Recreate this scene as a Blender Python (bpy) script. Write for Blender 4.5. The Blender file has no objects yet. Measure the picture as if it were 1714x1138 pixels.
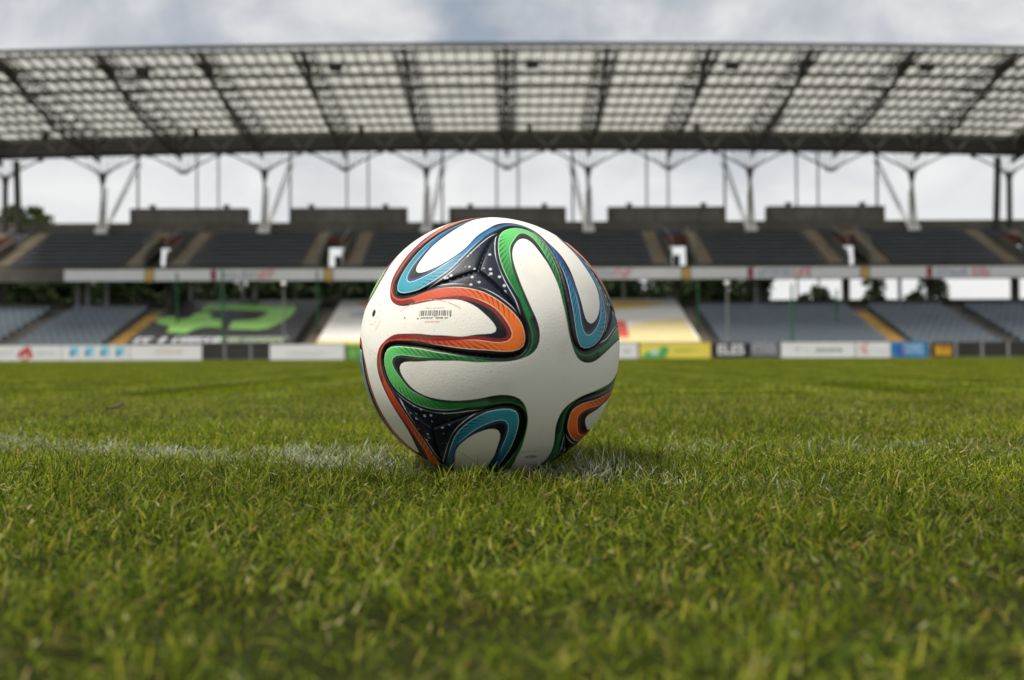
import bpy, bmesh, math, random
import numpy as np
from mathutils import Vector, Matrix
random.seed(7)
RNG = np.random.default_rng(11)
C = bpy.context.scene.collection
SC = bpy.context.scene
PI = math.pi

# ------------------------------------------------------------------ camera
H_CAM = 0.10126
cam_d = bpy.data.cameras.new('camera')
cam = bpy.data.objects.new('camera', cam_d)
C.objects.link(cam)
cam_d.sensor_width = 36.0
cam_d.lens = 35.01
cam_d.clip_start = 0.02
cam_d.clip_end = 6000
_m = [[0.999992, 0.004084, 0.0], [0.000071, -0.017394, -0.999849], [-0.004083, 0.99984, -0.017394]]
cam.matrix_world = Matrix.Translation((0, 0, H_CAM)) @ Matrix(_m).to_4x4()
cam_d.dof.use_dof = True
cam_d.dof.focus_distance = 0.785
cam_d.dof.aperture_fstop = 6.3
cam_d.dof.aperture_blades = 7
SC.camera = cam

# ------------------------------------------------------------------ sky and sun
SUN_EL, SUN_AZ = 61.0, -116.0           # azimuth measured from +Y towards +X
wd = bpy.data.worlds.new('World')
SC.world = wd
wd.use_nodes = True
nt = wd.node_tree
nt.nodes.clear()
def wn(t, **k):
    n = nt.nodes.new(t)
    for a, b in k.items():
        setattr(n, a, b)
    return n
w_out = wn('ShaderNodeOutputWorld')
w_bg = wn('ShaderNodeBackground')
w_bg.inputs['Strength'].default_value = 0.1
w_sky = wn('ShaderNodeTexSky', sky_type='NISHITA', sun_disc=False)
w_sky.sun_elevation = math.radians(SUN_EL)
w_sky.sun_rotation = math.radians(SUN_AZ)
w_tc = wn('ShaderNodeTexCoord')
w_sep = wn('ShaderNodeSeparateXYZ')
nt.links.new(w_tc.outputs['Generated'], w_sep.inputs[0])
def wmath(op, a, b=None):
    n = wn('ShaderNodeMath', operation=op)
    for i, v in enumerate((a, b)):
        if v is None:
            continue
        if hasattr(v, 'links'):
            nt.links.new(v, n.inputs[i])
        else:
            n.inputs[i].default_value = v
    return n.outputs[0]
zz = wmath('ADD', wmath('MAXIMUM', w_sep.outputs['Z'], 0.0), 0.5)
w_cmb = wn('ShaderNodeCombineXYZ')
nt.links.new(wmath('DIVIDE', w_sep.outputs['X'], zz), w_cmb.inputs[0])
nt.links.new(wmath('DIVIDE', w_sep.outputs['Y'], zz), w_cmb.inputs[1])
w_n1 = wn('ShaderNodeTexNoise')
w_n1.inputs['Scale'].default_value = 4.6
w_n1.inputs['Detail'].default_value = 9
w_n1.inputs['Roughness'].default_value = 0.56
w_n1.inputs['Distortion'].default_value = 0.35
nt.links.new(w_cmb.outputs[0], w_n1.inputs['Vector'])
w_r1 = wn('ShaderNodeValToRGB')
w_r1.color_ramp.elements[0].position = 0.32
w_r1.color_ramp.elements[0].color = (2.3, 2.65, 3.1, 1)      # thin blue grey cloud
w_r1.color_ramp.elements[1].position = 0.62
w_r1.color_ramp.elements[1].color = (5.7, 5.65, 5.6, 1)      # white cloud
e = w_r1.color_ramp.elements.new(0.47)
e.color = (3.8, 3.92, 4.15, 1)
nt.links.new(w_n1.outputs['Fac'], w_r1.inputs[0])
w_low = wn('ShaderNodeMixRGB')             # the cloud sheet closes to an even white towards the horizon
w_low.inputs[2].default_value = (5.9, 5.9, 5.85, 1)
w_mr = wn('ShaderNodeMapRange')
w_mr.inputs[1].default_value = 0.12; w_mr.inputs[2].default_value = 0.27; w_mr.inputs[3].default_value = 0.85; w_mr.inputs[4].default_value = 0.0
nt.links.new(w_sep.outputs['Z'], w_mr.inputs[0]); nt.links.new(w_mr.outputs[0], w_low.inputs[0]); nt.links.new(w_r1.outputs[0], w_low.inputs[1])
w_mix = wn('ShaderNodeMixRGB')
w_mix.inputs[0].default_value = 0.95
nt.links.new(w_sky.outputs[0], w_mix.inputs[1])
nt.links.new(w_low.outputs[0], w_mix.inputs[2])
nt.links.new(w_mix.outputs[0], w_bg.inputs[0])
nt.links.new(w_bg.outputs[0], w_out.inputs[0])

sun_d = bpy.data.lights.new('sun', 'SUN')
sun_d.energy = 3.4
sun_d.angle = math.radians(14)
sun_d.color = (1.0, 0.94, 0.84)
sun = bpy.data.objects.new('sun', sun_d)
C.objects.link(sun)
_e, _a = math.radians(SUN_EL), math.radians(SUN_AZ)
to_sun = Vector((math.cos(_e) * math.sin(_a), math.cos(_e) * math.cos(_a), math.sin(_e)))
sun.rotation_euler = to_sun.to_track_quat('Z', 'Y').to_euler()

SC.view_settings.view_transform = 'Standard'
SC.view_settings.look = 'None'
SC.view_settings.gamma = 1.0
SC.view_settings.use_curve_mapping = False
SC.view_settings.exposure = 0.6
SC.cycles.max_bounces = 8
SC.cycles.transparent_max_bounces = 12

# ------------------------------------------------------------------ helpers
class MB:
    """collects boxes, tubes and polygons, then links them as ONE mesh object"""
    def __init__(s):
        s.v = []; s.f = []; s.mi = []
    def add(s, vs, fs, mi=0):
        o = len(s.v)
        s.v += [tuple(p) for p in vs]
        s.f += [tuple(i + o for i in f) for f in fs]
        s.mi += [mi] * len(fs)
        return s
    def box(s, x0, x1, y0, y1, z0, z1, mi=0):
        return s.add([(x0,y0,z0),(x1,y0,z0),(x1,y1,z0),(x0,y1,z0),(x0,y0,z1),(x1,y0,z1),(x1,y1,z1),(x0,y1,z1)],
                     [(0,3,2,1),(4,5,6,7),(0,1,5,4),(1,2,6,5),(2,3,7,6),(3,0,4,7)], mi)
    def tube(s, p, q, r, r2=None, n=6, mi=0):
        p = Vector(p); q = Vector(q); d = q - p
        r2 = r if r2 is None else r2
        a = d.normalized().orthogonal().normalized(); b = d.normalized().cross(a)
        vs = []
        for c, rr in ((p, r), (q, r2)):
            for i in range(n):
                t = 2 * PI * i / n
                vs.append(c + a * (rr * math.cos(t)) + b * (rr * math.sin(t)))
        fs = [(i, (i + 1) % n, n + (i + 1) % n, n + i) for i in range(n)]
        fs += [tuple(range(n))[::-1], tuple(range(n, 2 * n))]
        return s.add(vs, fs, mi)
    def prism(s, poly, axis, a0, a1, mi=0):
        """extrude a 2D polygon (list of pairs) along axis 'x' (pairs are y,z) or 'y' (pairs are x,z)"""
        n = len(poly)
        f = (lambda p, a: (a, p[0], p[1])) if axis == 'x' else (lambda p, a: (p[0], a, p[1]))
        vs = [f(p, a0) for p in poly] + [f(p, a1) for p in poly]
        fs = [(i, (i + 1) % n, n + (i + 1) % n, n + i) for i in range(n)]
        fs += [tuple(range(n))[::-1], tuple(range(n, 2 * n))]
        return s.add(vs, fs, mi)
    def mesh(s, name, mats, smooth=False):
        me = bpy.data.meshes.new(name)
        me.from_pydata(s.v, [], s.f)
        for m in (mats if isinstance(mats, (list, tuple)) else [mats]):
            me.materials.append(m)
        me.polygons.foreach_set('material_index', s.mi)
        bm = bmesh.new(); bm.from_mesh(me)
        bmesh.ops.recalc_face_normals(bm, faces=bm.faces)
        bm.to_mesh(me); bm.free()
        if smooth:
            me.polygons.foreach_set('use_smooth', [True] * len(me.polygons))
        return me
    def build(s, name, mats, parent=None, smooth=False, loc=None):
        return link(name, s.mesh(name, mats, smooth), parent, loc)

def link(name, me, parent=None, loc=None):
    o = bpy.data.objects.new(name, me)
    C.objects.link(o)
    if parent is not None:
        o.parent = parent
    if loc is not None:
        o.location = loc
    return o
def tag(o, label=None, cat=None, group=None, kind=None):
    for k, v in (('label', label), ('category', cat), ('group', group), ('kind', kind)):
        if v:
            o[k] = v
    return o
def empty(name, loc=(0, 0, 0)):
    o = bpy.data.objects.new(name, None)
    o.empty_display_size = 0.1
    C.objects.link(o); o.location = loc
    return o

def mat(name, col, rough=0.6, var=0.15, scale=3.0, spec=0.4, metal=0.0, bump=0.0, trans=0.0):
    """a Principled surface whose colour and gloss vary with two noises"""
    m = bpy.data.materials.new(name); m.use_nodes = True
    t = m.node_tree; b = t.nodes['Principled BSDF']
    b.inputs['Roughness'].default_value = rough
    b.inputs['Metallic'].default_value = metal
    b.inputs['Specular IOR Level'].default_value = spec
    tc = t.nodes.new('ShaderNodeTexCoord')
    n = t.nodes.new('ShaderNodeTexNoise'); n.inputs['Scale'].default_value = scale
    n.inputs['Detail'].default_value = 5; n.inputs['Roughness'].default_value = 0.62
    t.links.new(tc.outputs['Object'], n.inputs['Vector'])
    r = t.nodes.new('ShaderNodeValToRGB')
    r.color_ramp.elements[0].position = 0.3; r.color_ramp.elements[1].position = 0.7
    r.color_ramp.elements[0].color = tuple(c * (1 - var) for c in col) + (1,)
    r.color_ramp.elements[1].color = tuple(min(1, c * (1 + var)) for c in col) + (1,)
    t.links.new(n.outputs['Fac'], r.inputs[0])
    t.links.new(r.outputs[0], b.inputs['Base Color'])
    if bump:
        bp = t.nodes.new('ShaderNodeBump'); bp.inputs['Strength'].default_value = bump
        t.links.new(n.outputs['Fac'], bp.inputs['Height']); t.links.new(bp.outputs[0], b.inputs['Normal'])
    if trans:
        tr = t.nodes.new('ShaderNodeBsdfTranslucent'); mx = t.nodes.new('ShaderNodeMixShader')
        mx.inputs[0].default_value = trans
        t.links.new(r.outputs[0], tr.inputs[0]); t.links.new(b.outputs[0], mx.inputs[1]); t.links.new(tr.outputs[0], mx.inputs[2])
        t.links.new(mx.outputs[0], t.nodes['Material Output'].inputs[0])
    return m

M = {}
M['concrete'] = mat('concrete', (0.16, 0.155, 0.14), 0.85, 0.22, 1.3)
M['dark_concrete'] = mat('dark_concrete', (0.115, 0.11, 0.09), 0.85, 0.25, 1.1)
M['dark_steel'] = mat('dark_steel', (0.045, 0.043, 0.036), 0.55, 0.2, 2.0)
M['black_steel'] = mat('black_steel', (0.018, 0.018, 0.016), 0.6, 0.2, 2.0)
M['grey_steel'] = mat('grey_steel', (0.33, 0.33, 0.33), 0.45, 0.12, 2.0)
M['white_steel'] = mat('white_steel', (0.88, 0.88, 0.88), 0.4, 0.04, 2.0)
M['purlin'] = mat('purlin', (0.19, 0.185, 0.15), 0.6, 0.15, 2.0)
M['lattice'] = mat('lattice', (0.30, 0.29, 0.25), 0.6, 0.15, 2.0)
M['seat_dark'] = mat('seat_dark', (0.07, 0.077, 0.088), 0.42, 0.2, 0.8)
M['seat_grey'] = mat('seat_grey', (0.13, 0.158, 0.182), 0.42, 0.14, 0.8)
M['beige_step'] = mat('beige_step', (0.27, 0.225, 0.165), 0.8, 0.2, 2.0)
M['yellow_step'] = mat('yellow_step', (0.52, 0.33, 0.10), 0.75, 0.2, 2.0)
M['white_board'] = mat('white_board', (0.80, 0.80, 0.80), 0.35, 0.03, 1.5)
M['banner_cloth'] = mat('banner_cloth', (0.60, 0.59, 0.56), 0.7, 0.06, 0.6)
M['yellow_board'] = mat('yellow_board', (0.83, 0.68, 0.10), 0.4, 0.05, 1.5)
M['black_board'] = mat('black_board', (0.02, 0.02, 0.022), 0.4, 0.1, 1.5)
M['grey_board'] = mat('grey_board', (0.09, 0.09, 0.095), 0.4, 0.1, 1.5)
M['green_board'] = mat('green_board', (0.10, 0.32, 0.06), 0.4, 0.1, 1.5)
M['blue_board'] = mat('blue_board', (0.02, 0.24, 0.55), 0.4, 0.06, 1.5)
for nm, c in dict(red=(0.62, 0.06, 0.05), pink=(0.70, 0.22, 0.22), grey=(0.42, 0.43, 0.45), pale_grey=(0.62, 0.64, 0.68), black=(0.02, 0.02, 0.025),
                  white=(0.8, 0.8, 0.8), sky=(0.22, 0.60, 0.78), pale_sky=(0.62, 0.75, 0.80), orange=(0.75, 0.48, 0.28), green=(0.06, 0.42, 0.12), mint=(0.45, 0.72, 0.55),
                  lime=(0.22, 0.45, 0.11), gold=(0.60, 0.36, 0.07), maroon=(0.30, 0.03, 0.06), navy=(0.03, 0.12, 0.42),
                  pale_green=(0.36, 0.44, 0.30), slate=(0.30, 0.36, 0.45), cream=(0.58, 0.46, 0.17), pale_yellow=(0.62, 0.53, 0.27), brick=(0.50, 0.08, 0.06)).items():
    M['ink_' + nm] = mat('ink_' + nm, c, 0.5, 0.06, 2.0)
M['green_paint'] = mat('green_paint', (0.02, 0.115, 0.05), 0.5, 0.2, 2.0)
M['red_brown'] = mat('red_brown', (0.10, 0.03, 0.02), 0.7, 0.2, 1.0)
M['orange_plastic'] = mat('orange_plastic', (0.62, 0.33, 0.03), 0.5, 0.12, 2.0)
M['pole_grey'] = mat('pole_grey', (0.20, 0.20, 0.19), 0.5, 0.12, 2.0)
M['lamp_glass'] = mat('lamp_glass', (0.8, 0.8, 0.76), 0.2, 0.03, 2.0)
M['bark'] = mat('bark', (0.07, 0.055, 0.04), 0.9, 0.3, 4.0)
M['leaf_brown'] = mat('leaf_brown', (0.05, 0.028, 0.015), 0.8, 0.3, 60.0)

def X(px, D): return (px - 857.0) / 1667.0 * D
def Z(py, D): return H_CAM + (598.0 - py) / 1667.0 * D

# ------------------------------------------------------------------ ground
def sheet(name, x0, x1, y0, y1, z, m, kind='structure'):
    o = MB().add([(x0,y0,z),(x1,y0,z),(x1,y1,z),(x0,y1,z)], [(0,1,2,3)]).build(name, m)
    return tag(o, kind=kind)
def turf_mat():
    m = mat('turf_soil', (0.022, 0.026, 0.006), 0.95, 0.3, 2.0, spec=0.05)
    return m
M['turf'] = turf_mat()
M['earth'] = mat('earth', (0.08, 0.075, 0.05), 0.95, 0.3, 0.05, spec=0.05)
M['asphalt'] = mat('asphalt', (0.07, 0.07, 0.068), 0.9, 0.25, 1.0, spec=0.2)
sheet('ground', -3000, 3000, -3000, 3000, -0.012, M['earth'])
sheet('pitch', -60, 60, -40, 55.6, 0.0, M['turf'])
sheet('pavement', -60, 60, 55.6, 90, -0.006, M['asphalt'])

# ------------------------------------------------------------------ grandstand
BAY = 11.8            # width of one stair bay
HB = BAY / 2
CX = -0.3
XE = 43.0             # half length of the stand
stand = empty('grandstand', (CX, 58, 0))
tag(stand, 'two tier grandstand with dark seats and a translucent lattice roof behind the pitch', 'grandstand')
def S(mb, name, mats, parent=None, smooth=False):
    """build in world coordinates, then hang under the stand (or under a part of it)"""
    o = mb.build(name, mats, None, smooth)
    p = parent or stand
    o.parent = p
    o.matrix_parent_inverse = Matrix.Identity(4)
    o.location = Vector((CX, 0, 0)) - (Vector((CX, 58, 0)))  # world-space mesh under the stand's Empty
    if parent is not None:
        o.location = (0, 0, 0)
    return o
# every mesh of the stand is written with x measured from the stand's centre line
# lower tier -------------------------------------------------------
LR, LY0, LD, LZ0, LH = 10, 58.2, 0.9, 0.3, 0.29
prof = [(LY0 - 0.25, -0.05), (LY0 - 0.25, LZ0)]
for i in range(LR):
    prof += [(LY0 + LD * i, LZ0 + LH * i), (LY0 + LD * (i + 1), LZ0 + LH * i)]
prof = [prof[0], (LY0 - 0.25, LZ0)] + prof[3:]
zl = LZ0 + LH * (LR - 1); yl = LY0 + LD * LR
prof += [(yl, zl + 0.5), (yl + 0.2, zl + 0.5), (yl + 0.2, -0.05)]
lower = S(MB().prism(prof, 'x', -XE, XE), 'lower_tier', M['concrete'])

def bevel_box(bm, cx, cy, cz, sx, sy, sz, rot=0.0):
    r = bmesh.ops.create_cube(bm, size=1.0)
    for v in r['verts']:
        v.co = Vector((v.co.x * sx, v.co.y * sy, v.co.z * sz))
        v.co = Matrix.Rotation(rot, 3, 'X') @ v.co + Vector((cx, cy, cz))
def seat_mesh(name, m):
    bm = bmesh.new()
    bevel_box(bm, 0, 0.20, 0.40, 0.44, 0.40, 0.05, 0.06)      # pan
    bevel_box(bm, 0, 0.40, 0.58, 0.43, 0.045, 0.36, -0.16)    # back
    bevel_box(bm, 0, 0.30, 0.19, 0.07, 0.20, 0.38, 0)         # bracket
    me = bpy.data.meshes.new(name); bm.to_mesh(me); bm.free()
    me.materials.append(m)
    return me
seat_l = seat_mesh('seat_grey', M['seat_grey'])
seat_u = seat_mesh('seat_dark', M['seat_dark'])
for v_ in seat_u.vertices:
    v_.co.z *= 0.56
def seats_joined(name, src, spots, m, parent):
    vs = np.empty(len(src.vertices) * 3); src.vertices.foreach_get('co', vs); vs = vs.reshape(-1, 3)
    fs = [tuple(p.vertices) for p in src.polygons]
    mb = MB()
    for p in spots:
        mb.add([tuple(q) for q in vs + np.array(p)], fs)
    o = S(mb, name, m, parent); o['kind'] = 'stuff'
    return o
aisles = [(k * BAY, 0.62) for k in range(-3, 4)] + [(-30.0, 0.55), (30.2, 0.55)]
def free(x, gaps): return all(abs(x - c) > w + 0.2 for c, w in gaps)
spots = []
for i in range(LR):
    for j in range(-85, 86):
        x = j * 0.5
        if free(x, aisles) and not (-23.3 < x < 11.4 and not (-11.6 < x < -11.0 and False)):
            spots.append((x, LY0 + LD * i + 0.22, LZ0 + LH * i))
spots.sort(key=lambda p: (round(p[1], 3), abs(p[0])))
for p in spots[:300]:
    link('seat', seat_l, lower, p)
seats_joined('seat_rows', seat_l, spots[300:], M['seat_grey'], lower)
def stair(cx, w, y0, d, z0, h, n, m, parent, half=2, label=None):
    mb = MB()
    for i in range(n):
        for k in range(half):
            mb.box(cx - w, cx + w, y0 + d * i + d / half * k - 0.02, y0 + d * i + d / half * (k + 1) - 0.028,
                   z0 + h * i - 0.1, z0 + h * i + h / half * k + 0.02 + 0.01 * ((i + k) % 2))
    o = S(mb, 'stair', m, parent)
    if label:
        o['label'] = label
    return o
for k in range(-3, 4):
    yel = k in (-2, 2, 3)
    stair(k * BAY, 0.6, LY0, LD, LZ0, LH, LR, M['yellow_step'] if yel else M['beige_step'], lower,
          label='yellow painted stair between grey seats' if yel else None)
# concourse pillars behind the lower tier
for k in range(-6, 7):
    S(MB().box(k * HB - 0.22, k * HB + 0.22, 69.2, 69.6, -0.05, 7.2), 'pillar', M['dark_concrete'])
for x in (-29.6, -28.9, -27.6, -21.8, -18.2, -17.4, 1.2, 8.0, 17.1, 27.0):
    S(MB().box(x - 0.09, x + 0.09, 68.4, 68.6, -0.05, 6.6), 'post', M['grey_steel'])
# a dark wall closes the back of the concourse up to breast height
S(MB().box(-XE, XE, 73.9, 74.1, -0.05, 4.3), 'back_wall', M['dark_concrete'])

# upper tier -------------------------------------------------------
UR, UY0, UD, UZ0, UH = 9, 66.0, 0.78, 6.15, 0.365
up = MB()
def rows(j0, j1, x0, x1, th=.35):
    p = [(UY0 + UD * j0, UZ0 + UH * j0 - th)]
    for j in range(j0, j1):
        p += [(UY0 + UD * j, UZ0 + UH * j), (UY0 + UD * (j + 1), UZ0 + UH * j)]
    p += [(UY0 + UD * j1, UZ0 + UH * (j1 - 1) - th)]
    up.prism(p, 'x', x0, x1)
VW = 0.72                                    # half width of a stair portal
rows(0, 1, -XE, XE)
xs = [-XE] + sum([[k * BAY - VW, k * BAY + VW] for k in range(-3, 4)], []) + [XE]
for a, b in zip(xs[::2], xs[1::2]):
    rows(1, 5, a, b)
    up.box(a, b, 69.905, 69.99, 7.2, 7.96)
rows(5, 9, -XE, XE, .14)
for k in range(-3, 4):
    for s in (-1, 1):                        # side walls of the portals
        x = k * BAY + s * VW
        up.prism([(66.75, 6.0), (66.75, 7.2), (69.9, 8.55), (69.9, 6.0)], 'x', x - (0.12 if s < 0 else 0), x + (0.12 if s > 0 else 0))
    up.box(k * BAY - VW, k * BAY + VW, 66.8, 74.4, 5.85, 6.0)
up.box(-XE, XE, 65.62, 65.99, 5.2, 6.12)     # front wall
upper = S(up, 'upper_tier', M['dark_concrete'])
for k in range(-3, 4):
    S(MB().box(k * BAY - VW - 0.1, k * BAY + VW + 0.1, 69.72, 69.86, 8.0, 8.62), 'lintel', M['red_brown'], upper)
ugaps = sum([[(k * BAY - 1.5, 0.42), (k * BAY + 1.5, 0.42)] for k in range(-3, 4)], [])
uspots = []
for j in range(UR):
    for i in range(-85, 86):
        x = i * 0.5
        if not free(x, ugaps):
            continue
        if j < 5 and min(abs(x - k * BAY) for k in range(-3, 4)) < VW + 0.35:
            continue
        uspots.append((x, UY0 + UD * j + 0.16, UZ0 + UH * j))
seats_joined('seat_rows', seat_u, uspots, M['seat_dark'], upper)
for k in range(-3, 4):
    for s in (-1.5, 1.5):
        stair(k * BAY + s, 0.5, UY0 + UD, UD, UZ0 + UH, UH, 8, M['beige_step'], upper)
# portal handrails
for k in range(-3, 4):
    mb = MB()
    for s in (-1, 1):
        mb.tube((k * BAY + s * VW, 66.7, 7.0), (k * BAY + s * VW, 66.7, 8.0), 0.03)
        mb.tube((k * BAY + s * VW, 66.7, 8.0), (k * BAY + s * VW, 69.8, 9.2), 0.03)
    S(mb, 'handrail', M['grey_steel'], upper)
# parapet with raised blocks
parapet = S(MB().box(-XE, XE, 73.2, 73.5, 9.2, 10.1), 'parapet', M['dark_concrete'])
for cxp in range(-2, 3):
    x = cxp * BAY + 0.0
    b = MB()
    b.box(x - 4.35, x + 4.35, 73.52, 74.3, 9.0, 11.22)
    S(b, 'parapet_block', M['dark_concrete'], parapet)
    for q in range(5):
        xa = x - 3.95 + q * 1.6
        S(MB().box(xa, xa + 1.5, 73.48, 73.53, 10.15, 11.0), 'panel', M['concrete'], parapet)
    for s in (-2.75, 2.75):
        S(MB().box(x + s - 0.12, x + s + 0.12, 73.7, 73.9, 11.2, 11.32).box(x + s - 0.2, x + s + 0.2, 73.6, 73.95, 11.32, 11.5), 'parapet_lamp', M['black_steel'], parapet)

# roof -------------------------------------------------------------
RF, RB = 57.2, 71.9                      # front and back edge
def arch(x): return -0.25 * (x / 25.0) ** 2
def roof_z(y, x): return 18.15 + (y - RF) / (RB - RF) * (16.42 - 18.15) + arch(x)
N_X = 24
XG = [-37.7 + i * 75.4 / N_X for i in range(N_X + 1)]
rb = MB()
for a, b_ in zip(XG[:-1], XG[1:]):       # dark box girder along the back, open lattice inside
    za, zb = roof_z(RB, a), roof_z(RB, b_)
    rb.add([(a,72.3,za+.05),(b_,72.3,zb+.05),(b_,72.3,zb-1.22),(a,72.3,za-1.22),(a,72.5,za+.05),(b_,72.5,zb+.05),(b_,72.5,zb-1.22),(a,72.5,za-1.22)],
           [(0,1,2,3),(7,6,5,4),(0,4,5,1),(3,2,6,7)])
roof = S(rb, 'roof', M['black_steel'])
for yy, off, rad, mm in ((RF, 0.02, 0.09, 'purlin'), (71.55, 0.0, 0.12, 'dark_steel'), (71.55, -1.2, 0.12, 'dark_steel')):
    mb = MB()
    for a, b_ in zip(XG[:-1], XG[1:]):
        mb.tube((a, yy, roof_z(min(yy, RB), a) + off), (b_, yy, roof_z(min(yy, RB), b_) + off), rad)
    S(mb, 'edge_beam', M[mm], roof)
for k in range(-12, 13):
    for s in (-1, 1):
        x0 = k * HB / 2; x1 = x0 + s * HB / 2
        if abs(x1) > 37.5 or abs(x0) > 37.5: continue
        S(MB().tube((x0, 71.6, roof_z(RB, x0) - 1.25), (x0 + s * 1.1, 71.6, roof_z(RB, x0) - 0.02), 0.075, n=5), 'lattice_bar', M['lattice'], roof)
# purlins
NP = 8
for r in range(NP + 1):
    y = RF + 0.35 + (RB - RF - 0.8) * r / NP
    mb = MB()
    for a, b_ in zip(XG[:-1], XG[1:]):
        za, zb = roof_z(y, a) - 0.06, roof_z(y, b_) - 0.06
        d, w = (0.21, 0.07)
        mb.add([(a,y,za),(b_,y,zb),(b_,y,zb-d),(a,y,za-d),(a,y+w,za),(b_,y+w,zb),(b_,y+w,zb-d),(a,y+w,za-d)],
               [(0,1,2,3),(7,6,5,4),(0,4,5,1),(3,2,6,7)])
    S(mb, 'purlin', M['purlin'], roof)
# rafters
mb = MB()
NR = 8
for k in range(-7, 7):
    for q in range(1, NR):
        x = k * HB + q * HB / NR
        if abs(x) > 37.6: continue
        za, zb = roof_z(RF, x) - 0.05, roof_z(RB, x) - 0.05
        mb.add([(x-.032,RF,za),(x+.032,RF,za),(x+.032,RB,zb),(x-.032,RB,zb),(x-.032,RF,za-.14),(x+.032,RF,za-.14),(x+.032,RB,zb-.14),(x-.032,RB,zb-.14)],
               [(0,1,2,3),(7,6,5,4),(0,4,7,3),(1,2,6,5),(0,1,5,4)])
o = S(mb, 'rafters', M['purlin'], roof); o['kind'] = 'stuff'
# translucent sheets between the rafters
pm = bpy.data.materials.new('roof_sheet'); pm.use_nodes = True
t = pm.node_tree; t.nodes.remove(t.nodes['Principled BSDF'])
tr = t.nodes.new('ShaderNodeBsdfTranslucent'); df = t.nodes.new('ShaderNodeBsdfDiffuse'); tp = t.nodes.new('ShaderNodeBsdfTransparent')
oi = t.nodes.new('ShaderNodeObjectInfo'); tc = t.nodes.new('ShaderNodeTexCoord'); nn = t.nodes.new('ShaderNodeTexNoise')
nn.inputs['Scale'].default_value = 1.3; nn.inputs['Detail'].default_value = 5
t.links.new(tc.outputs['Object'], nn.inputs['Vector'])
cr = t.nodes.new('ShaderNodeValToRGB')
cr.color_ramp.elements[0].color = (0.40, 0.395, 0.37, 1); cr.color_ramp.elements[1].color = (0.68, 0.675, 0.65, 1)
t.links.new(nn.outputs['Fac'], cr.inputs[0])
t.links.new(cr.outputs[0], tr.inputs[0]); t.links.new(cr.outputs[0], df.inputs[0])
m1 = t.nodes.new('ShaderNodeMixShader'); m1.inputs[0].default_value = 0.12
m2 = t.nodes.new('ShaderNodeMixShader'); m2.inputs[0].default_value = 0.24
t.links.new(tr.outputs[0], m1.inputs[1]); t.links.new(df.outputs[0], m1.inputs[2])
t.links.new(m1.outputs[0], m2.inputs[1]); t.links.new(tp.outputs[0], m2.inputs[2])
t.links.new(m2.outputs[0], t.nodes['Material Output'].inputs[0])
w = HB / NR
sl = (16.42 - 18.15) / (RB - RF)
py = (RB - RF - 0.8) / NP
sheet_me = MB().add([(-w/2+.02,0,0),(w/2-.02,0,0),(w/2-.02,py,sl*py),(-w/2+.02,py,sl*py),(-w/2+.02,0,.02),(w/2-.02,0,.02),(w/2-.02,py,sl*py+.02),(-w/2+.02,py,sl*py+.02)],
                    [(0,1,2,3),(7,6,5,4),(0,4,5,1),(2,6,7,3),(1,5,6,2),(0,3,7,4)]).mesh('roof_panel', pm)
psp = []
for r in range(NP):
    y = RF + 0.35 + py * r
    for k in range(-7, 7):
        for q in range(NR):
            x = k * HB + (q + 0.5) * w
            if abs(x) > 37.4: continue
            psp.append((x, y, roof_z(y, x) - 0.005))
psp.sort(key=lambda p: (round(p[1], 2), abs(p[0])))
for p in psp[:300]:
    link('roof_panel', sheet_me, roof, p)
vs = np.array([v.co for v in sheet_me.vertices]); fs = [tuple(p.vertices) for p in sheet_me.polygons]
mb = MB()
for p in psp[300:]:
    mb.add([tuple(q) for q in vs + np.array(p)], fs)
S(mb, 'roof_panels', pm, roof)['kind'] = 'stuff'
mb = MB()                                  # the front verge strip
for a, b_ in zip(XG[:-1], XG[1:]):
    za, zb = roof_z(RF, a), roof_z(RF, b_)
    mb.add([(a,RF-.1,za+.13),(b_,RF-.1,zb+.13),(b_,RF+.12,zb+.11),(a,RF+.12,za+.11)], [(0,1,2,3)])
S(mb, 'verge', M['grey_steel'], roof)
# main trusses, three chords each
for k in range(-6, 7):
    x = k * HB if abs(k) < 6 else math.copysign(36.6, k)
    mb = MB()
    end = abs(k) == 6
    n = 10
    for i in range(n):
        ya, yb = RF + (RB - RF) * i / n, RF + (RB - RF) * (i + 1) / n
        da = 0.25 + 1.25 * min(1, i / 5.0); db = 0.25 + 1.25 * min(1, (i + 1) / 5.0)
        pa, pb = roof_z(ya, x), roof_z(yb, x)
        L = lambda s, y, z: (x + s, y, z)
        lo_a, lo_b = L(0, ya, pa - 0.2 - da), L(0, yb, pb - 0.2 - db)
        tw = 0.55
        mb.tube(lo_a, lo_b, 0.10 if not end else 0.16)
        for s in (-tw, tw):
            mb.tube(L(s, ya, pa - 0.25), L(s, yb, pb - 0.25), 0.06)
            mb.tube(lo_a, L(s, (ya + yb) / 2, (pa + pb) / 2 - 0.25), 0.045, n=5)
            mb.tube(L(s, (ya + yb) / 2, (pa + pb) / 2 - 0.25), lo_b, 0.045, n=5)
        mb.tube(L(-tw, ya, pa - 0.25), L(tw, ya, pa - 0.25), 0.05, n=5)
    # solid web plate at the tip
    mb.prism([(RF + 0.05, roof_z(RF, x) - 0.1), (RF + 2.6, roof_z(RF + 2.6, x) - 0.1), (RF + 2.6, roof_z(RF + 2.6, x) - 0.8), (RF + 0.05, roof_z(RF, x) - 0.45)], 'x', x - 0.09, x + 0.09)
    if end:
        mb.prism([(RF, roof_z(RF, x) + .1), (RB, roof_z(RB, x) + .1), (RB, roof_z(RB, x) - 1.5), (RF + 5, roof_z(RF + 5, x) - 1.2), (RF, roof_z(RF, x) - .5)], 'x', x + (0.2 if k > 0 else -0.3), x + (0.3 if k > 0 else -0.2))
    S(mb, 'roof_truss', M['dark_steel'], roof)
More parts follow.
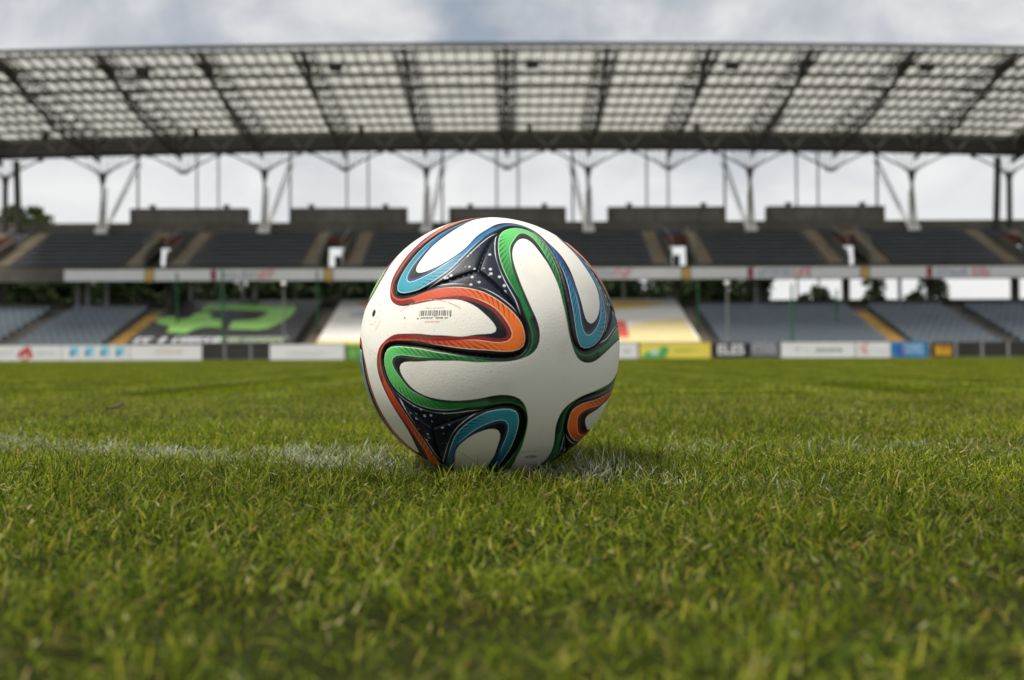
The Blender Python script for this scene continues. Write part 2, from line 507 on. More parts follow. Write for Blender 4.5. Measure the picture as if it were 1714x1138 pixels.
# secondary cross trusses along the roof (zigzag lattice a little behind the front edge)
for (yy, dep) in ((RF + 1.75, 0.55), (RF + 4.3, 0.45)):
    mb = MB()
    for i in range(96):
        xa = -36.2 + i * 72.4 / 96; xb = xa + 72.4 / 96
        za, zb = roof_z(yy, xa) - 0.35, roof_z(yy, xb) - 0.35
        mb.tube((xa, yy, za - dep), (xb, yy, zb - dep), 0.045, n=4)
        lo, hi = ((xa, yy, za - dep), (xb, yy, zb)) if i % 2 else ((xa, yy, za), (xb, yy, zb - dep))
        mb.tube(lo, hi, 0.03, n=4)
    S(mb, 'cross_truss', M['dark_steel'], roof)
# columns with branching heads; every second node hangs free
for k in range(-6, 7):
    x = k * HB if abs(k) < 6 else math.copysign(36.6, k)
    has_col = (k % 2 != 0) or abs(k) == 6
    zt = roof_z(RB, x) - 1.3                # underside of the girder
    zn = 13.9 + arch(x)
    mb = MB()
    for s in (-1, 1):
        mb.tube((x, 72.4, zn), (x + s * 2.45, 72.4, zt + 0.02), 0.075, 0.06)
        mb.tube((x + s * 2.45, 72.4, zt - 0.02), (x + s * 2.75, 72.4, zt + 0.1), 0.13)
    for q in (-1.3, -0.75, -0.25, 0.25, 0.75, 1.3):
        mb.tube((x + q * 0.35, 72.4, zn), (x + q, 72.4 + 0.3 * (q > 0), zt + 0.05), 0.032, n=5)
    mb.box(x - 0.3, x + 0.3, 72.25, 72.55, zn - 0.1, zn + 0.08)
    if has_col:
        mb.prism([(x - 0.26, zn), (x + 0.26, zn), (x + 0.13, zn - 0.7), (x - 0.13, zn - 0.7)], 'y', 72.28, 72.52)
    S(mb, 'roof_bracket', M['dark_steel'], roof)
    if has_col:
        xf = x * 1.0
        c = MB()
        if abs(k) == 6:
            c.tube((x, 72.4, 9.2), (x, 72.4, zn), 0.20)
            c.tube((x - (0.9 if k > 0 else -0.9), 72.6, 9.2), (x - (0.7 if k > 0 else -0.7), 72.6, zt), 0.24)
            S(c, 'column', M['dark_steel'])
            continue
        c.tube((x, 72.4, 11.2), (x, 72.4, zn - 0.5), 0.095, 0.12)
        c.tube((x, 72.4, 9.5), (x, 72.4, 11.2), 0.085, 0.095)
        col_o = S(c, 'column', M['dark_steel'])
        f = MB()
        sx = -1 if x > 0 else 1            # raking props lean towards the middle of the stand
        f.tube((x + sx * 0.18, 72.2, 9.3), (x + sx * .85, 76.9, 15.3), 0.12, 0.07)
        f.tube((x - 0.18, 72.2, 9.3), (x - 0.1, 72.6, 12.2), 0.13, 0.08)
        f.tube((x + 0.22, 72.15, 9.3), (x + 0.18, 72.7, 12.6), 0.12, 0.07)
        f.tube((x + sx * 0.3, 72.2, 9.3), (x + sx * 1.2, 76.9, 15.3), 0.05, 0.04)
        f.box(x - 0.42, x + 0.42, 72.0, 72.32, 9.2, 9.55)
        S(f, 'prop', M['white_steel'], col_o)
# hangers behind the stand
for k in range(-5, 6):
    x = k * HB
    if k % 2 == 0:
        for s in (-0.83, 0.83):
            S(MB().tube((x * 0.985 + s, 77, 0), (x * 0.985 + s, 77, 16.5), 0.075), 'rear_rod', M['grey_steel'])
    else:
        sx = -1 if x > 0 else 1
        S(MB().tube((x + sx * 0.85, 77, 0), (x + sx * 0.85, 77, 16.5), 0.09), 'rear_rod', M['dark_steel'])
mb = MB()
for a, b_ in zip(XG[:-1], XG[1:]):
    mb.tube((a, 77, 16.6 + arch(a)), (b_, 77, 16.6 + arch(b_)), 0.15)
    for s in (0,):
        mb.tube((a, 72.4, roof_z(RB, a) - .4), (a, 77, 16.6 + arch(a)), 0.08)
S(mb, 'rear_beam', M['dark_steel'], roof)
# roof continues a little behind the girder
mb = MB()
for a, b_ in zip(XG[:-1], XG[1:]):
    mb.add([(a,72.5,roof_z(RB,a)+.02),(b_,72.5,roof_z(RB,b_)+.02),(b_,77.3,16.8+arch(b_)),(a,77.3,16.8+arch(a)),(a,72.5,roof_z(RB,a)+.06),(b_,72.5,roof_z(RB,b_)+.06),(b_,77.3,16.85+arch(b_)),(a,77.3,16.85+arch(a))],
           [(0,1,2,3),(7,6,5,4),(0,4,5,1),(2,6,7,3)])
S(mb, 'rear_roof', M['black_steel'], roof)

# ------------------------------------------------------------------ signs and things about the stand
def glyphs(mb, x0, x1, z0, z1, y, seed, gap=0.28):
    """a run of illegible block letters between x0 and x1"""
    r = random.Random(seed); h = z1 - z0; x = x0
    while x < x1 - 0.2 * h:
        w = h * r.choice((0.45, 0.6, 0.6, 0.75)); w = min(w, x1 - x); t = 0.17 * h
        k = r.randrange(4)
        mb.box(x, x + t, y, y + 0.004, z0, z1)
        if k != 1: mb.box(x + t, x + w, y, y + 0.004, z1 - t, z1)
        if k != 2: mb.box(x + t, x + w, y, y + 0.004, z0, z0 + t)
        if k in (0, 2): mb.box(x + t, x + w * 0.85, y, y + 0.004, z0 + h * .42, z0 + h * .42 + t)
        if k in (1, 3): mb.box(x + w - t, x + w, y, y + 0.004, z0 + t, z1 - t)
        x += w + gap * h * (2.4 if r.random() < 0.16 else 1)
def font(body, size, loc, m, parent, name='lettering', bold=0.0):
    c = bpy.data.curves.new(name, 'FONT'); c.body = body; c.size = size; c.extrude = 0.002; c.offset = bold
    c.align_x = 'CENTER'; c.align_y = 'CENTER'; c.materials.append(m)
    tmp = bpy.data.objects.new(name, c)
    me = bpy.data.meshes.new_from_object(tmp)
    bpy.data.objects.remove(tmp)
    o = link(name, me, parent, loc); o.rotation_euler = (PI / 2, 0, 0)
    return o
BD = 56.0
GB = 'advertising boards along the touchline'
def board(px0, px1, m, label, z1=0.88):
    x0, x1 = X(px0, BD) + 0.02, X(px1, BD) - 0.02
    b = MB(); w = x1 - x0
    b.box(-w / 2, w / 2, 0, 0.04, 0.02, z1)
    o = b.build('advertising_board', m, None, loc=((x0 + x1) / 2, BD, 0))
    tag(o, label, 'advertising board', GB)
    s = MB()
    for x in (-w / 2 + 0.3, w / 2 - 0.3):
        s.prism([(0.045, 0.75), (0.045, 0.70), (0.55, 0.0), (0.62, 0.0)], 'x', x - 0.02, x + 0.02)
    s.build('stand_leg', M['grey_steel'], o)
    t = MB()
    t.box(-w / 2, w / 2, -0.006, 0.05, z1, z1 + 0.02)
    t.build('top_rail', M['grey_steel'], o)
    return o, w
def prints(o, name, m, rects=None, fn=None):
    b = MB()
    for r in rects or []:
        b.box(r[0], r[1], -0.008, -0.003, r[2], r[3])
    if fn:
        fn(b)
    return b.build(name, m, o)
def disc(b, cx, cz, rx, rz, y=-0.008, n=20):
    b.prism([(cx + rx * math.cos(2 * PI * i / n), cz + rz * math.sin(2 * PI * i / n)) for i in range(n)], 'y', y, -0.003)
o, w = board(-120, 103, M['white_board'], 'white advertising board with a red emblem and faint grey lettering, at the left edge')
prints(o, 'emblem', M['ink_red'], [(w/2-2.35,w/2-2.0,.30,.62),(w/2-2.1,w/2-1.72,.45,.78),(w/2-2.5,w/2-2.2,.22,.40),(w/2-1.9,w/2-1.6,.18,.48),(w/2-2.25,w/2-1.85,.04,.14)])
prints(o, 'lettering', M['ink_pale_grey'], fn=lambda b: (glyphs(b, w/2-1.45, w/2-0.35, .32, .56, -.008, 3), glyphs(b, w/2-4.2, w/2-2.7, .32, .56, -.008, 4)))
o, w = board(103, 217, M['white_board'], 'white advertising board with a row of four light blue square logos')
for i in range(4):
    xa = -w/2 + .42 + i * .86
    prints(o, 'logo', M['ink_sky'], [(xa+.04,xa+.50,.34,.80),(xa+.0,xa+.22,.24,.52)])
    prints(o, 'logo_corner', M['ink_pale_sky'], [(xa+.28,xa+.62,.20,.33)])
o, w = board(217, 338, M['white_board'], 'white advertising board with pale orange lettering, beside the gap in the row')
prints(o, 'lettering', M['ink_orange'], fn=lambda b: glyphs(b, -.6, 1.0, .42, .60, -.008, 5))
o, w = board(451, 577, M['white_board'], 'plain white advertising board left of the ball with very faint lettering')
prints(o, 'lettering', M['ink_pale_grey'], fn=lambda b: glyphs(b, -1.1, 1.2, .30, .42, -.008, 8))
o, w = board(579, 700, M['green_board'], 'green and yellow advertising board partly hidden by the left side of the ball')
prints(o, 'pattern', M['ink_lime'], [(-w/2+.2,-w/2+.55,.15,.6),(-w/2+.7,-w/2+1.1,.3,.75),(-w/2+1.3,-w/2+1.6,.1,.5),(-w/2+2.0,-w/2+2.9,.2,.7)])
prints(o, 'stripe', M['yellow_board'], [(-w/2,w/2,.80,.875)])
o, w = board(960, 1068, M['white_board'], 'white advertising board right of the ball with the grey number 430')
font('430', .30, (w/2-.62, -.004, .42), M['ink_grey'], o, 'number', .004)
o, w = board(1070, 1190, M['yellow_board'], 'yellow advertising board with green and mint logos')
def gl(b):
    b.prism([(-w/2+.05,.06),(-w/2+1.55,.06),(-w/2+1.5,.2),(-w/2+1.0,.42),(-w/2+.4,.38)], 'y', -.008, -.003)
prints(o, 'logo', M['ink_green'], [(-w/2+1.15,-w/2+1.6,.28,.68)], gl)
prints(o, 'logo_mint', M['ink_mint'], fn=lambda b: disc(b, -w/2+.85, .34, .25, .18, -.012))
prints(o, 'lettering', M['ink_lime'], [(-.05, .9, .42, .50), (1.0, 1.3, .44, .48)])
o, w = board(1192, 1255, M['black_board'], 'black advertising board with big white block letters ELES')
font('ELES', .78, (-.02, -.004, .46), M['ink_white'], o, bold=.02)
o, w = board(1256, 1306, M['grey_board'], 'narrow dark grey advertising board covered in white lettering')
prints(o, 'lettering', M['ink_pale_grey'], fn=lambda b: [glyphs(b, -w/2+.06, w/2-.14, z, z+.14, -.008, int(z*100), .2) for z in (.20,.38,.56,.72)])
o, w = board(1307, 1432, M['white_board'], 'white advertising board with small black lettering right of centre')
prints(o, 'lettering', M['ink_black'], fn=lambda b: glyphs(b, -.15, 1.35, .36, .52, -.008, 21, .15))
prints(o, 'script', M['ink_grey'], [(-1.3,-1.22,.35,.65),(-1.1,-1.02,.40,.62),(-.75,-.70,.36,.60),(-.5,-.44,.36,.46)])
o, w = board(1433, 1491, M['white_board'], 'short white advertising board with a pale red ring emblem')
def ring(b):
    for i in range(18):
        a0, a1 = 2*PI*i/24+.8, 2*PI*(i+1)/24+.8
        P = lambda a, r: (-.45 + r*math.cos(a), .52 + r*math.sin(a))
        b.prism([P(a0,.22),P(a1,.22),P(a1,.30),P(a0,.30)], 'y', -.008, -.003)
prints(o, 'emblem', M['ink_pink'], [(-.58,-.38,.40,.58)], ring)
prints(o, 'lettering', M['ink_pale_grey'], fn=lambda b: glyphs(b, -.1, .75, .34, .46, -.008, 30))
o, w = board(1492, 1552, M['blue_board'], 'blue advertising board with white lettering at the right end of the row')
prints(o, 'swirl', M['ink_navy'], fn=lambda b: disc(b, -w/2+.55, .45, .42, .38))
prints(o, 'lettering', M['ink_pale_sky'], fn=lambda b: (glyphs(b, -.35, .85, .50, .72, -.012, 41, .2), glyphs(b, -.3, .8, .24, .44, -.012, 42, .2)))

# low railing behind the boards
fence = empty('railing', (0, 57.2, 0)); tag(fence, 'low dark railing behind the advertising boards at the foot of the stand', 'railing')
mb = MB()
for z in (0.2, 0.5, 0.85):
    mb.tube((-37, 0, z), (37, 0, z), 0.03)
mb.build('rail', M['dark_steel'], fence)
for i in range(-24, 25):
    MB().box(i * 1.5 - .04, i * 1.5 + .04, -.04, .04, 0, .9).build('post', M['grey_steel'], fence)
for i in range(-24, 24):
    MB().box(i * 1.5 + .06, i * 1.5 + 1.44, .035, .05, .08, .82).build('infill_panel', M['dark_steel'], fence)

# storage box right of the boards
b = MB().box(-.36, .36, -.25, .25, .12, .62)
o = b.build('storage_box', M['orange_plastic'], loc=(X(1579, 56.6), 56.6, 0)); tag(o, 'orange yellow storage box standing right of the blue board', 'box')
MB().box(-.39, .39, -.28, .28, .62, .70).build('lid', M['orange_plastic'], o)
MB().box(-.34, -.22, -.2, .2, 0, .12).box(.22, .34, -.2, .2, 0, .12).build('foot', M['black_steel'], o)

# strip signs along the front of the upper tier
GF = 'strip signs along the front of the upper tier'
FY = 65.60
lab = ['short white strip sign at the left end of the upper tier', 'white strip sign over the black banner with maroon, grey and red print',
       'white strip sign behind the left shoulder of the ball', 'white strip sign behind the right shoulder of the ball with pale red print',
       'white strip sign over the right grey seats with maroon mark, grey and red lettering', 'white strip sign at the right end of the upper tier']
for k in range(-3, 3):
    x0, x1 = k * BAY + 0.33, (k + 1) * BAY - 0.33
    if k == -3:
        x0 = -29.2
    o = MB().box(0, x1 - x0, -.03, 0, 5.24, 5.98).build('strip_sign', M['white_board'], loc=(CX + x0, FY, 0))
    tag(o, lab[k + 3], 'strip sign', GF)
    if k > -3:
        def pr(name, m, fn):
            b = MB(); fn(b); return b.build(name, m, o)
        pr('mark', M['ink_maroon'], lambda b: b.box(3.72, 4.1, -.04, -.032, 5.28, 5.94))
        pr('lettering', M['ink_slate'], lambda b: glyphs(b, 4.4, 6.6, 5.38, 5.86, -.04, 50 + k, .2))
        pr('red_lettering', M['ink_pink'], lambda b: glyphs(b, 6.75, 8.0, 5.34, 5.9, -.04, 60 + k, .1))
gl_lab = {-2: 'gold crest board on the upper tier above the left end of the black banner', -1: 'gold crest board on the upper tier above the beige stair left of the ball',
          1: 'gold crest board on the upper tier above the beige stair right of the ball', 2: 'gold crest board on the upper tier above the yellow stair at the right'}
for k, l in gl_lab.items():
    o = MB().prism([(-.27,5.98),(.27,5.98),(.27,5.35),(0,5.1),(-.27,5.35)], 'y', -.05, 0).build('crest_board', M['ink_gold'], loc=(CX + k * BAY, FY, 0))
    tag(o, l, 'crest', 'gold crest boards on the upper tier')
    MB().prism([(-.15,5.85),(.15,5.85),(.15,5.5),(0,5.32),(-.15,5.5)], 'y', -.056, -.051).build('shield', M['ink_cream'], o)

# banners laid over the lower seats
BS = LH / LD
def slope(y): return LZ0 + BS * (y - LY0) + 0.62
def on_slope(px, py, off=0.0):
    hz = 598.0 - (px - 857.0) * 0.00409
    y = (slope(0) - H_CAM) / ((hz - py) / 1667.0 - BS)
    return (X(px, y), y, slope(y) + off)
def drape(name, pts, m, parent=None, off=0.0, sub=False):
    P = [on_slope(x, y, off) if not sub else (x, y, slope(y) + off) for x, y in pts]
    n = len(P)
    mb = MB().add(P + [(p[0], p[1], p[2] - 0.015) for p in P], [tuple(range(n)), tuple(range(n, 2 * n))[::-1]] + [(i, n + i, n + (i + 1) % n, (i + 1) % n) for i in range(n)])
    return mb.build(name, m, parent)
b1 = drape('banner', [(-22.75, 58.32), (-12.9, 58.32), (-12.95, 68.0), (-22.7, 68.0)], M['black_board'], sub=True)
tag(b1, 'black banner with a big lime green key shaped logo spread over the lower seats', 'banner', 'banners over the lower seats')
zz_ = lambda pts: [(200 + x / 4.761, 490 + y / 4.761) for x, y in pts]
drape('logo', zz_([(650,150),(690,90),(740,80),(1000,92),(1400,108),(1405,140),(1370,185),(1290,240),(1180,285),(1100,296),(868,290),(900,228),(1080,215),(1150,190),(1195,150),(900,138),(720,138)]), M['ink_lime'], b1, .03)
drape('logo', zz_([(285,225),(320,203),(420,192),(475,213),(545,208),(610,165),(690,158),(735,165),(720,200),(830,225),(828,278),(690,272),(600,292),(530,325),(375,318),(402,272),(300,246)]), M['ink_lime'], b1, .032)
def slope_glyphs(x0, x1, y0, y1, seed, name, m, parent):
    r = random.Random(seed); mb = MB(); x = x0
    while x < x1:
        w_ = r.uniform(.28, .45)
        for (a, b_, c, d) in ((0, .12, 0, 1), (.12, w_, .82, 1), (.12, w_, 0, .18), (w_ - .1, w_, .18, .82 if r.random() < .6 else .2)):
            q = [(x + a, y0 + (y1 - y0) * c), (x + b_, y0 + (y1 - y0) * c), (x + b_, y0 + (y1 - y0) * d), (x + a, y0 + (y1 - y0) * d)]
            mb.add([(p[0], p[1], slope(p[1]) + .035) for p in q], [(0, 1, 2, 3)])
        x += w_ + (.12 if r.random() < .85 else .5)
    mb.build(name, m, parent)
slope_glyphs(-22.3, -17.6, 58.55, 59.5, 5, 'lettering', M['ink_pale_grey'], b1)
slope_glyphs(-17.3, -13.6, 58.55, 59.5, 6, 'lettering', M['ink_pale_green'], b1)
b2 = drape('banner', [(-11.5, 58.32), (11.1, 58.32), (11.15, 68.0), (-11.6, 68.0)], M['banner_cloth'], sub=True)
tag(b2, 'white and yellow banner with gold patches spread over the seats behind the ball', 'banner', 'banners over the lower seats')
drape('border', [(-11.5, 58.32), (11.1, 58.32), (11.1, 59.0), (-11.5, 59.0)], M['ink_pale_yellow'], b2, .02, True)
drape('field', [(2.5, 59.05), (10.9, 59.05), (10.95, 63.2), (9.0, 62.9), (7.6, 62.0), (7.2, 61.0), (2.5, 60.6)], M['ink_pale_yellow'], b2, .022, True)
drape('gold_patch', [(2.0, 67.8), (8.5, 67.8), (10.2, 66.9), (9.6, 66.0), (7.5, 65.3), (2.0, 64.9)], M['ink_cream'], b2, .02, True)
drape('gold_patch', [(6.0, 67.0), (9.4, 66.9), (8.9, 66.0), (6.2, 65.9)], M['ink_gold'], b2, .03, True)
drape('gold_patch', [(-10.6, 67.4), (-4.0, 67.4), (-4.0, 65.9), (-10.0, 66.4)], M['ink_gold'], b2, .03, True)
drape('red_block', [(4.6, 59.2), (7.0, 59.2), (7.15, 62.6), (4.6, 62.6)], M['ink_brick'], b2, .03, True)
slope_glyphs(-10.4, -8.2, 63.8, 65.0, 9, 'lettering', M['ink_slate'], b2)

# green net poles in front of the lower seats
GP = 'dark green net poles in front of the lower seats'
npl = [(296, 62.5, 455, 'leftmost dark green net pole, crossing the left part of the black banner'), (372, 57.6, 450, 'dark green net pole crossing the middle of the green key logo'),
       (531, 62.5, 452, 'dark green net pole beside the beige stair left of the ball'), (1169, 62.5, 470, 'dark green net pole beside the beige stair right of the ball'),
       (1326, 57.6, 478, 'dark green net pole in front of the right grey seats, above the black lettering'), (1401, 62.5, 488, 'dark green net pole just left of the yellow stair')]
for px_, D, top, l in npl:
    zt = Z(top, D); z0 = 0.0 if D < 58 else slope(D) - 0.62
    o = MB().tube((0, 0, z0), (0, 0, zt), 0.075, 0.06, 8).build('net_pole', M['green_paint'], loc=(X(px_, D), D, 0))
    tag(o, l, 'pole', GP)
    MB().box(-.16, .16, -.16, .16, z0, z0 + .05).build('base_plate', M['dark_steel'], o)
    MB().tube((0, 0, zt), (0, -.3, zt + .05), .03).build('arm', M['green_paint'], o)
for px_, D, top, l in ((475, 57.7, 478, 'slim pale lamp post with a round head beside the green logo'), (1218, 57.7, 480, 'slim pale lamp post with a round head right of the yellow board')):
    zt = Z(top, D)
    o = empty('lamp_post', (X(px_, D), D, 0)); tag(o, l, 'lamp post', 'slim lamp posts at the foot of the stand')
    MB().tube((0, 0, 0), (0, 0, zt), .06, .045, 8).build('pole', M['pole_grey'], o)
    bm = bmesh.new(); bmesh.ops.create_uvsphere(bm, u_segments=12, v_segments=8, radius=.15)
    me = bpy.data.meshes.new('lamp_head'); bm.to_mesh(me); bm.free(); me.materials.append(M['lamp_glass'])
    link('lamp_head', me, o, (0, 0, zt + .15))
    MB().tube((0, 0, zt - .08), (0, 0, zt + .02), .10, .12, 8).build('collar', M['dark_steel'], o)

# floodlights and loudspeakers hung under the roof
GL = 'floodlights hung under the front of the roof'
for px_, py_, l in ((237, 118, 'leftmost floodlight hung under the roof front'), (562, 110, 'second floodlight from the left under the roof front'), (893, 105, 'middle floodlight under the roof front, above the ball'),
                    (1230, 107, 'second floodlight from the right under the roof front'), (1557, 110, 'rightmost floodlight hung under the roof front')):
    D = 59.0; hz = 598 - (px_ - 857) * .00409
    z = H_CAM + (hz - py_) / 1667 * D
    o = empty('floodlight', (X(px_, D), D, z)); tag(o, l, 'floodlight', GL)
    MB().box(-.38, .38, -.22, .22, -.2, .2).build('housing', M['black_steel'], o)
    MB().box(-.34, .34, -.235, -.225, -.16, .16).build('lens', M['dark_steel'], o)
    MB().tube((-.42, 0, 0), (-.42, 0, .55), .025).tube((.42, 0, 0), (.42, 0, .55), .025).tube((-.42, 0, .55), (.42, 0, .55), .025).build('yoke', M['black_steel'], o)
for px_, py_, l in ((75, 224, 'leftmost loudspeaker hung at the back of the roof'), (327, 220, 'second loudspeaker from the left at the back of the roof'), (605, 215, 'loudspeaker hung at the back of the roof, above the left shoulder of the ball'),
                    (888, 212, 'loudspeaker hung at the back of the roof, above the top of the ball'), (1170, 212, 'rightmost loudspeaker hung at the back of the roof')):
    D = 70.0; hz = 598 - (px_ - 857) * .00409
    z = H_CAM + (hz - py_) / 1667 * D
    o = empty('loudspeaker', (X(px_, D), D, z)); tag(o, l, 'loudspeaker', 'loudspeakers hung at the back of the roof')
    MB().box(-.17, .17, -.2, .2, -.35, .3).build('cabinet', M['black_steel'], o)
    MB().box(-.14, .14, -.215, -.205, -.3, .25).build('grille', M['dark_steel'], o)
    MB().tube((0, 0, .3), (0, 0, .7), .03).build('bracket', M['black_steel'], o)

# ------------------------------------------------------------------ trees behind the stand
def leaf_mat(name, a, b):
    m = bpy.data.materials.new(name); m.use_nodes = True; t = m.node_tree
    bs = t.nodes['Principled BSDF']; bs.inputs['Roughness'].default_value = .6; bs.inputs['Specular IOR Level'].default_value = .25
    tc = t.nodes.new('ShaderNodeTexCoord'); n = t.nodes.new('ShaderNodeTexNoise'); n.inputs['Scale'].default_value = .7; n.inputs['Detail'].default_value = 6
    t.links.new(tc.outputs['Object'], n.inputs['Vector'])
    r = t.nodes.new('ShaderNodeValToRGB'); r.color_ramp.elements[0].position = .35; r.color_ramp.elements[1].position = .68
    r.color_ramp.elements[0].color = a + (1,); r.color_ramp.elements[1].color = b + (1,)
    t.links.new(n.outputs['Fac'], r.inputs[0]); t.links.new(r.outputs[0], bs.inputs['Base Color'])
    tr = t.nodes.new('ShaderNodeBsdfTranslucent'); t.links.new(r.outputs[0], tr.inputs[0])
    mx = t.nodes.new('ShaderNodeMixShader'); mx.inputs[0].default_value = .3
    t.links.new(bs.outputs[0], mx.inputs[1]); t.links.new(tr.outputs[0], mx.inputs[2]); t.links.new(mx.outputs[0], t.nodes['Material Output'].inputs[0])
    return m
M['leaf'] = leaf_mat('leaf', (.016, .032, .009), (.045, .075, .02))
M['leaf_light'] = leaf_mat('leaf_light', (.045, .07, .02), (.11, .15, .04))
def tree(x, y, h, r, label, seed, n=2600, light=False, z0=0.22, leaf=.34):
    rg = np.random.default_rng(seed)
    o = empty('tree', (x, y, 0)); tag(o, label, 'tree', 'trees behind the stand')
    t = MB(); t.tube((0, 0, 0), (.1, 0, h * .35), .22, .16, 8); t.tube((.1, 0, h * .35), (0, .1, h * .85), .16, .05, 8)
    cl = []
    for i in range(9):
        a = rg.uniform(0, 2 * PI); zz2 = h * rg.uniform(.35, .85); rr = r * rg.uniform(.35, .8) * (1.1 - .6 * abs(zz2 / h - .55))
        e2 = (rr * math.cos(a), rr * math.sin(a), min(h * .93, zz2 + h * .12))
        t.tube((.05, .05, zz2 * .8), e2, .07, .025, 5); cl.append(e2)
    t.build('trunk', M['bark'], o)
    # leaf faces gathered round clumps
    k = 34
    cz = h * (z0 + (1 - z0) * rg.beta(1.7, 1.5, k)); prof_ = np.sqrt(np.clip(1 - ((cz / h - .55) / .5) ** 2, .06, 1))
    ca = rg.uniform(0, 2 * PI, k); cr_ = r * prof_ * np.sqrt(rg.uniform(.05, .8, k))
    cc = np.c_[cr_ * np.cos(ca), cr_ * np.sin(ca), cz]; cs = r * rg.uniform(.16, .36, k)
    ax = np.linspace(.4, .92, 12); cc[:12] = np.c_[rg.normal(0, .16 * r, 12), rg.normal(0, .16 * r, 12), ax * h]; cs[:12] = r * np.interp(ax, [.4, .75, .92], [.55, .5, .27])
    idx = rg.integers(0, k, n); d = rg.normal(size=(n, 3)); d /= np.linalg.norm(d, axis=1)[:, None]
    p = cc[idx] + d * (cs[idx] * rg.uniform(.3, 1.05, n) ** .6)[:, None] * np.array([1, 1, .8])
    p[:, 2] = np.clip(p[:, 2], .3, h)
    a_ = rg.normal(size=(n, 3)); a_ /= np.linalg.norm(a_, axis=1)[:, None]
    b_ = np.cross(a_, rg.normal(size=(n, 3))); b_ /= np.linalg.norm(b_, axis=1)[:, None]
    s = leaf * rg.uniform(.5, 1.2, n)[:, None]
    v = np.stack([p - a_ * s, p + b_ * s * .5, p + a_ * s, p - b_ * s * .5], 1).reshape(-1, 3)
    me = bpy.data.meshes.new('crown'); me.from_pydata(v.tolist(), [], np.arange(n * 4).reshape(-1, 4).tolist())
    me.materials.append(M['leaf_light' if light else 'leaf'])
    link('crown', me, o)
TS = [(-49.5, 92, 11.5, 3.6, 'tall tree at the left edge, its top showing over the stand', 1), (-45.4, 91, 14.6, 3.4, 'tall pointed tree whose top shows left of the first white prop', 2),
      (-42.2, 90, 13.7, 3.0, 'slim pointed tree, right one of the tops over the left end of the stand', 3)]
for a in TS:
    tree(*a, n=5200, light=True, z0=.1)
for i, (x, l) in enumerate(((-47.5, 'dense dark tree between the tiers, at the left edge of the picture'), (-43.5, 'dense dark tree between the tiers, over the red emblem board'),
                            (-39, 'dense dark tree between the tiers, left of the two pale posts'), (-35, 'dense dark tree between the tiers, behind the two pale posts'),
                            (-31, 'dense dark tree between the tiers, above the left end of the black banner'), (-26.5, 'dense dark tree between the tiers, above the left half of the green logo'),
                            (-22, 'dense dark tree between the tiers, above the right half of the green logo'), (-17.6, 'dense dark tree between the tiers, above the beige stair left of the ball'),
                            (-13, 'dense dark tree between the tiers, just left of the ball'), (9.5, 'dense dark tree between the tiers, just right of the ball'),
                            (14, 'dense dark tree between the tiers, above the yellow banner edge'), (17.2, 'dense dark tree between the tiers, behind the pale lamp post right of the ball'))):
    tree(x, 86 + (i * 37 % 7) * .6, 7.6 + (i * 13 % 5) * .12, 3.4, l, 20 + i, n=4200, z0=.12, leaf=.42)
tree(20.6, 84, 8.8, 1.5, 'narrow dark tree left of the bright gaps under the upper tier', 50, n=2600, z0=.15)
tree(27.2, 88, 6.3, 1.9, 'low rounded tree standing in the bright gap under the upper tier', 51, n=1500, z0=.15)
tree(31.4, 86, 8.2, 1.2, 'loose tree left of the yellow stair with sky showing through', 52, n=600, z0=.2)
tree(36.6, 87, 8.4, 2.0, 'loose tree between the two bright gaps at the right', 53, n=1100, z0=.2)
tree(49.5, 88, 8.6, 2.6, 'dark tree behind the right end of the stand', 54, n=2200, z0=.15)
hb = []
rg = np.random.default_rng(5)
n = 26000
p = np.c_[rg.uniform(-62, 62, n), rg.uniform(80.5, 82, n), 5.0 * rg.uniform(0, 1, n) ** .8]
p[:, 2] *= np.where(p[:, 0] < 20.5, 1.42, .84)
p[:, 2] *= .86 + .12 * np.sin(p[:, 0] * .9) + .07 * np.sin(p[:, 0] * 2.3 + 1)
a_ = rg.normal(size=(n, 3)); a_ /= np.linalg.norm(a_, axis=1)[:, None]
b_ = np.cross(a_, rg.normal(size=(n, 3))); b_ /= np.linalg.norm(b_, axis=1)[:, None]
s = .34 * rg.uniform(.5, 1.2, n)[:, None]
v = np.stack([p - a_ * s, p + b_ * s * .55, p + a_ * s, p - b_ * s * .55], 1).reshape(-1, 3)
me = bpy.data.meshes.new('hedge'); me.from_pydata(v.tolist(), [], np.arange(n * 4).reshape(-1, 4).tolist()); me.materials.append(M['leaf'])
o = link('hedge', me); tag(o, 'long dark hedge behind the stand', 'hedge', kind='stuff')

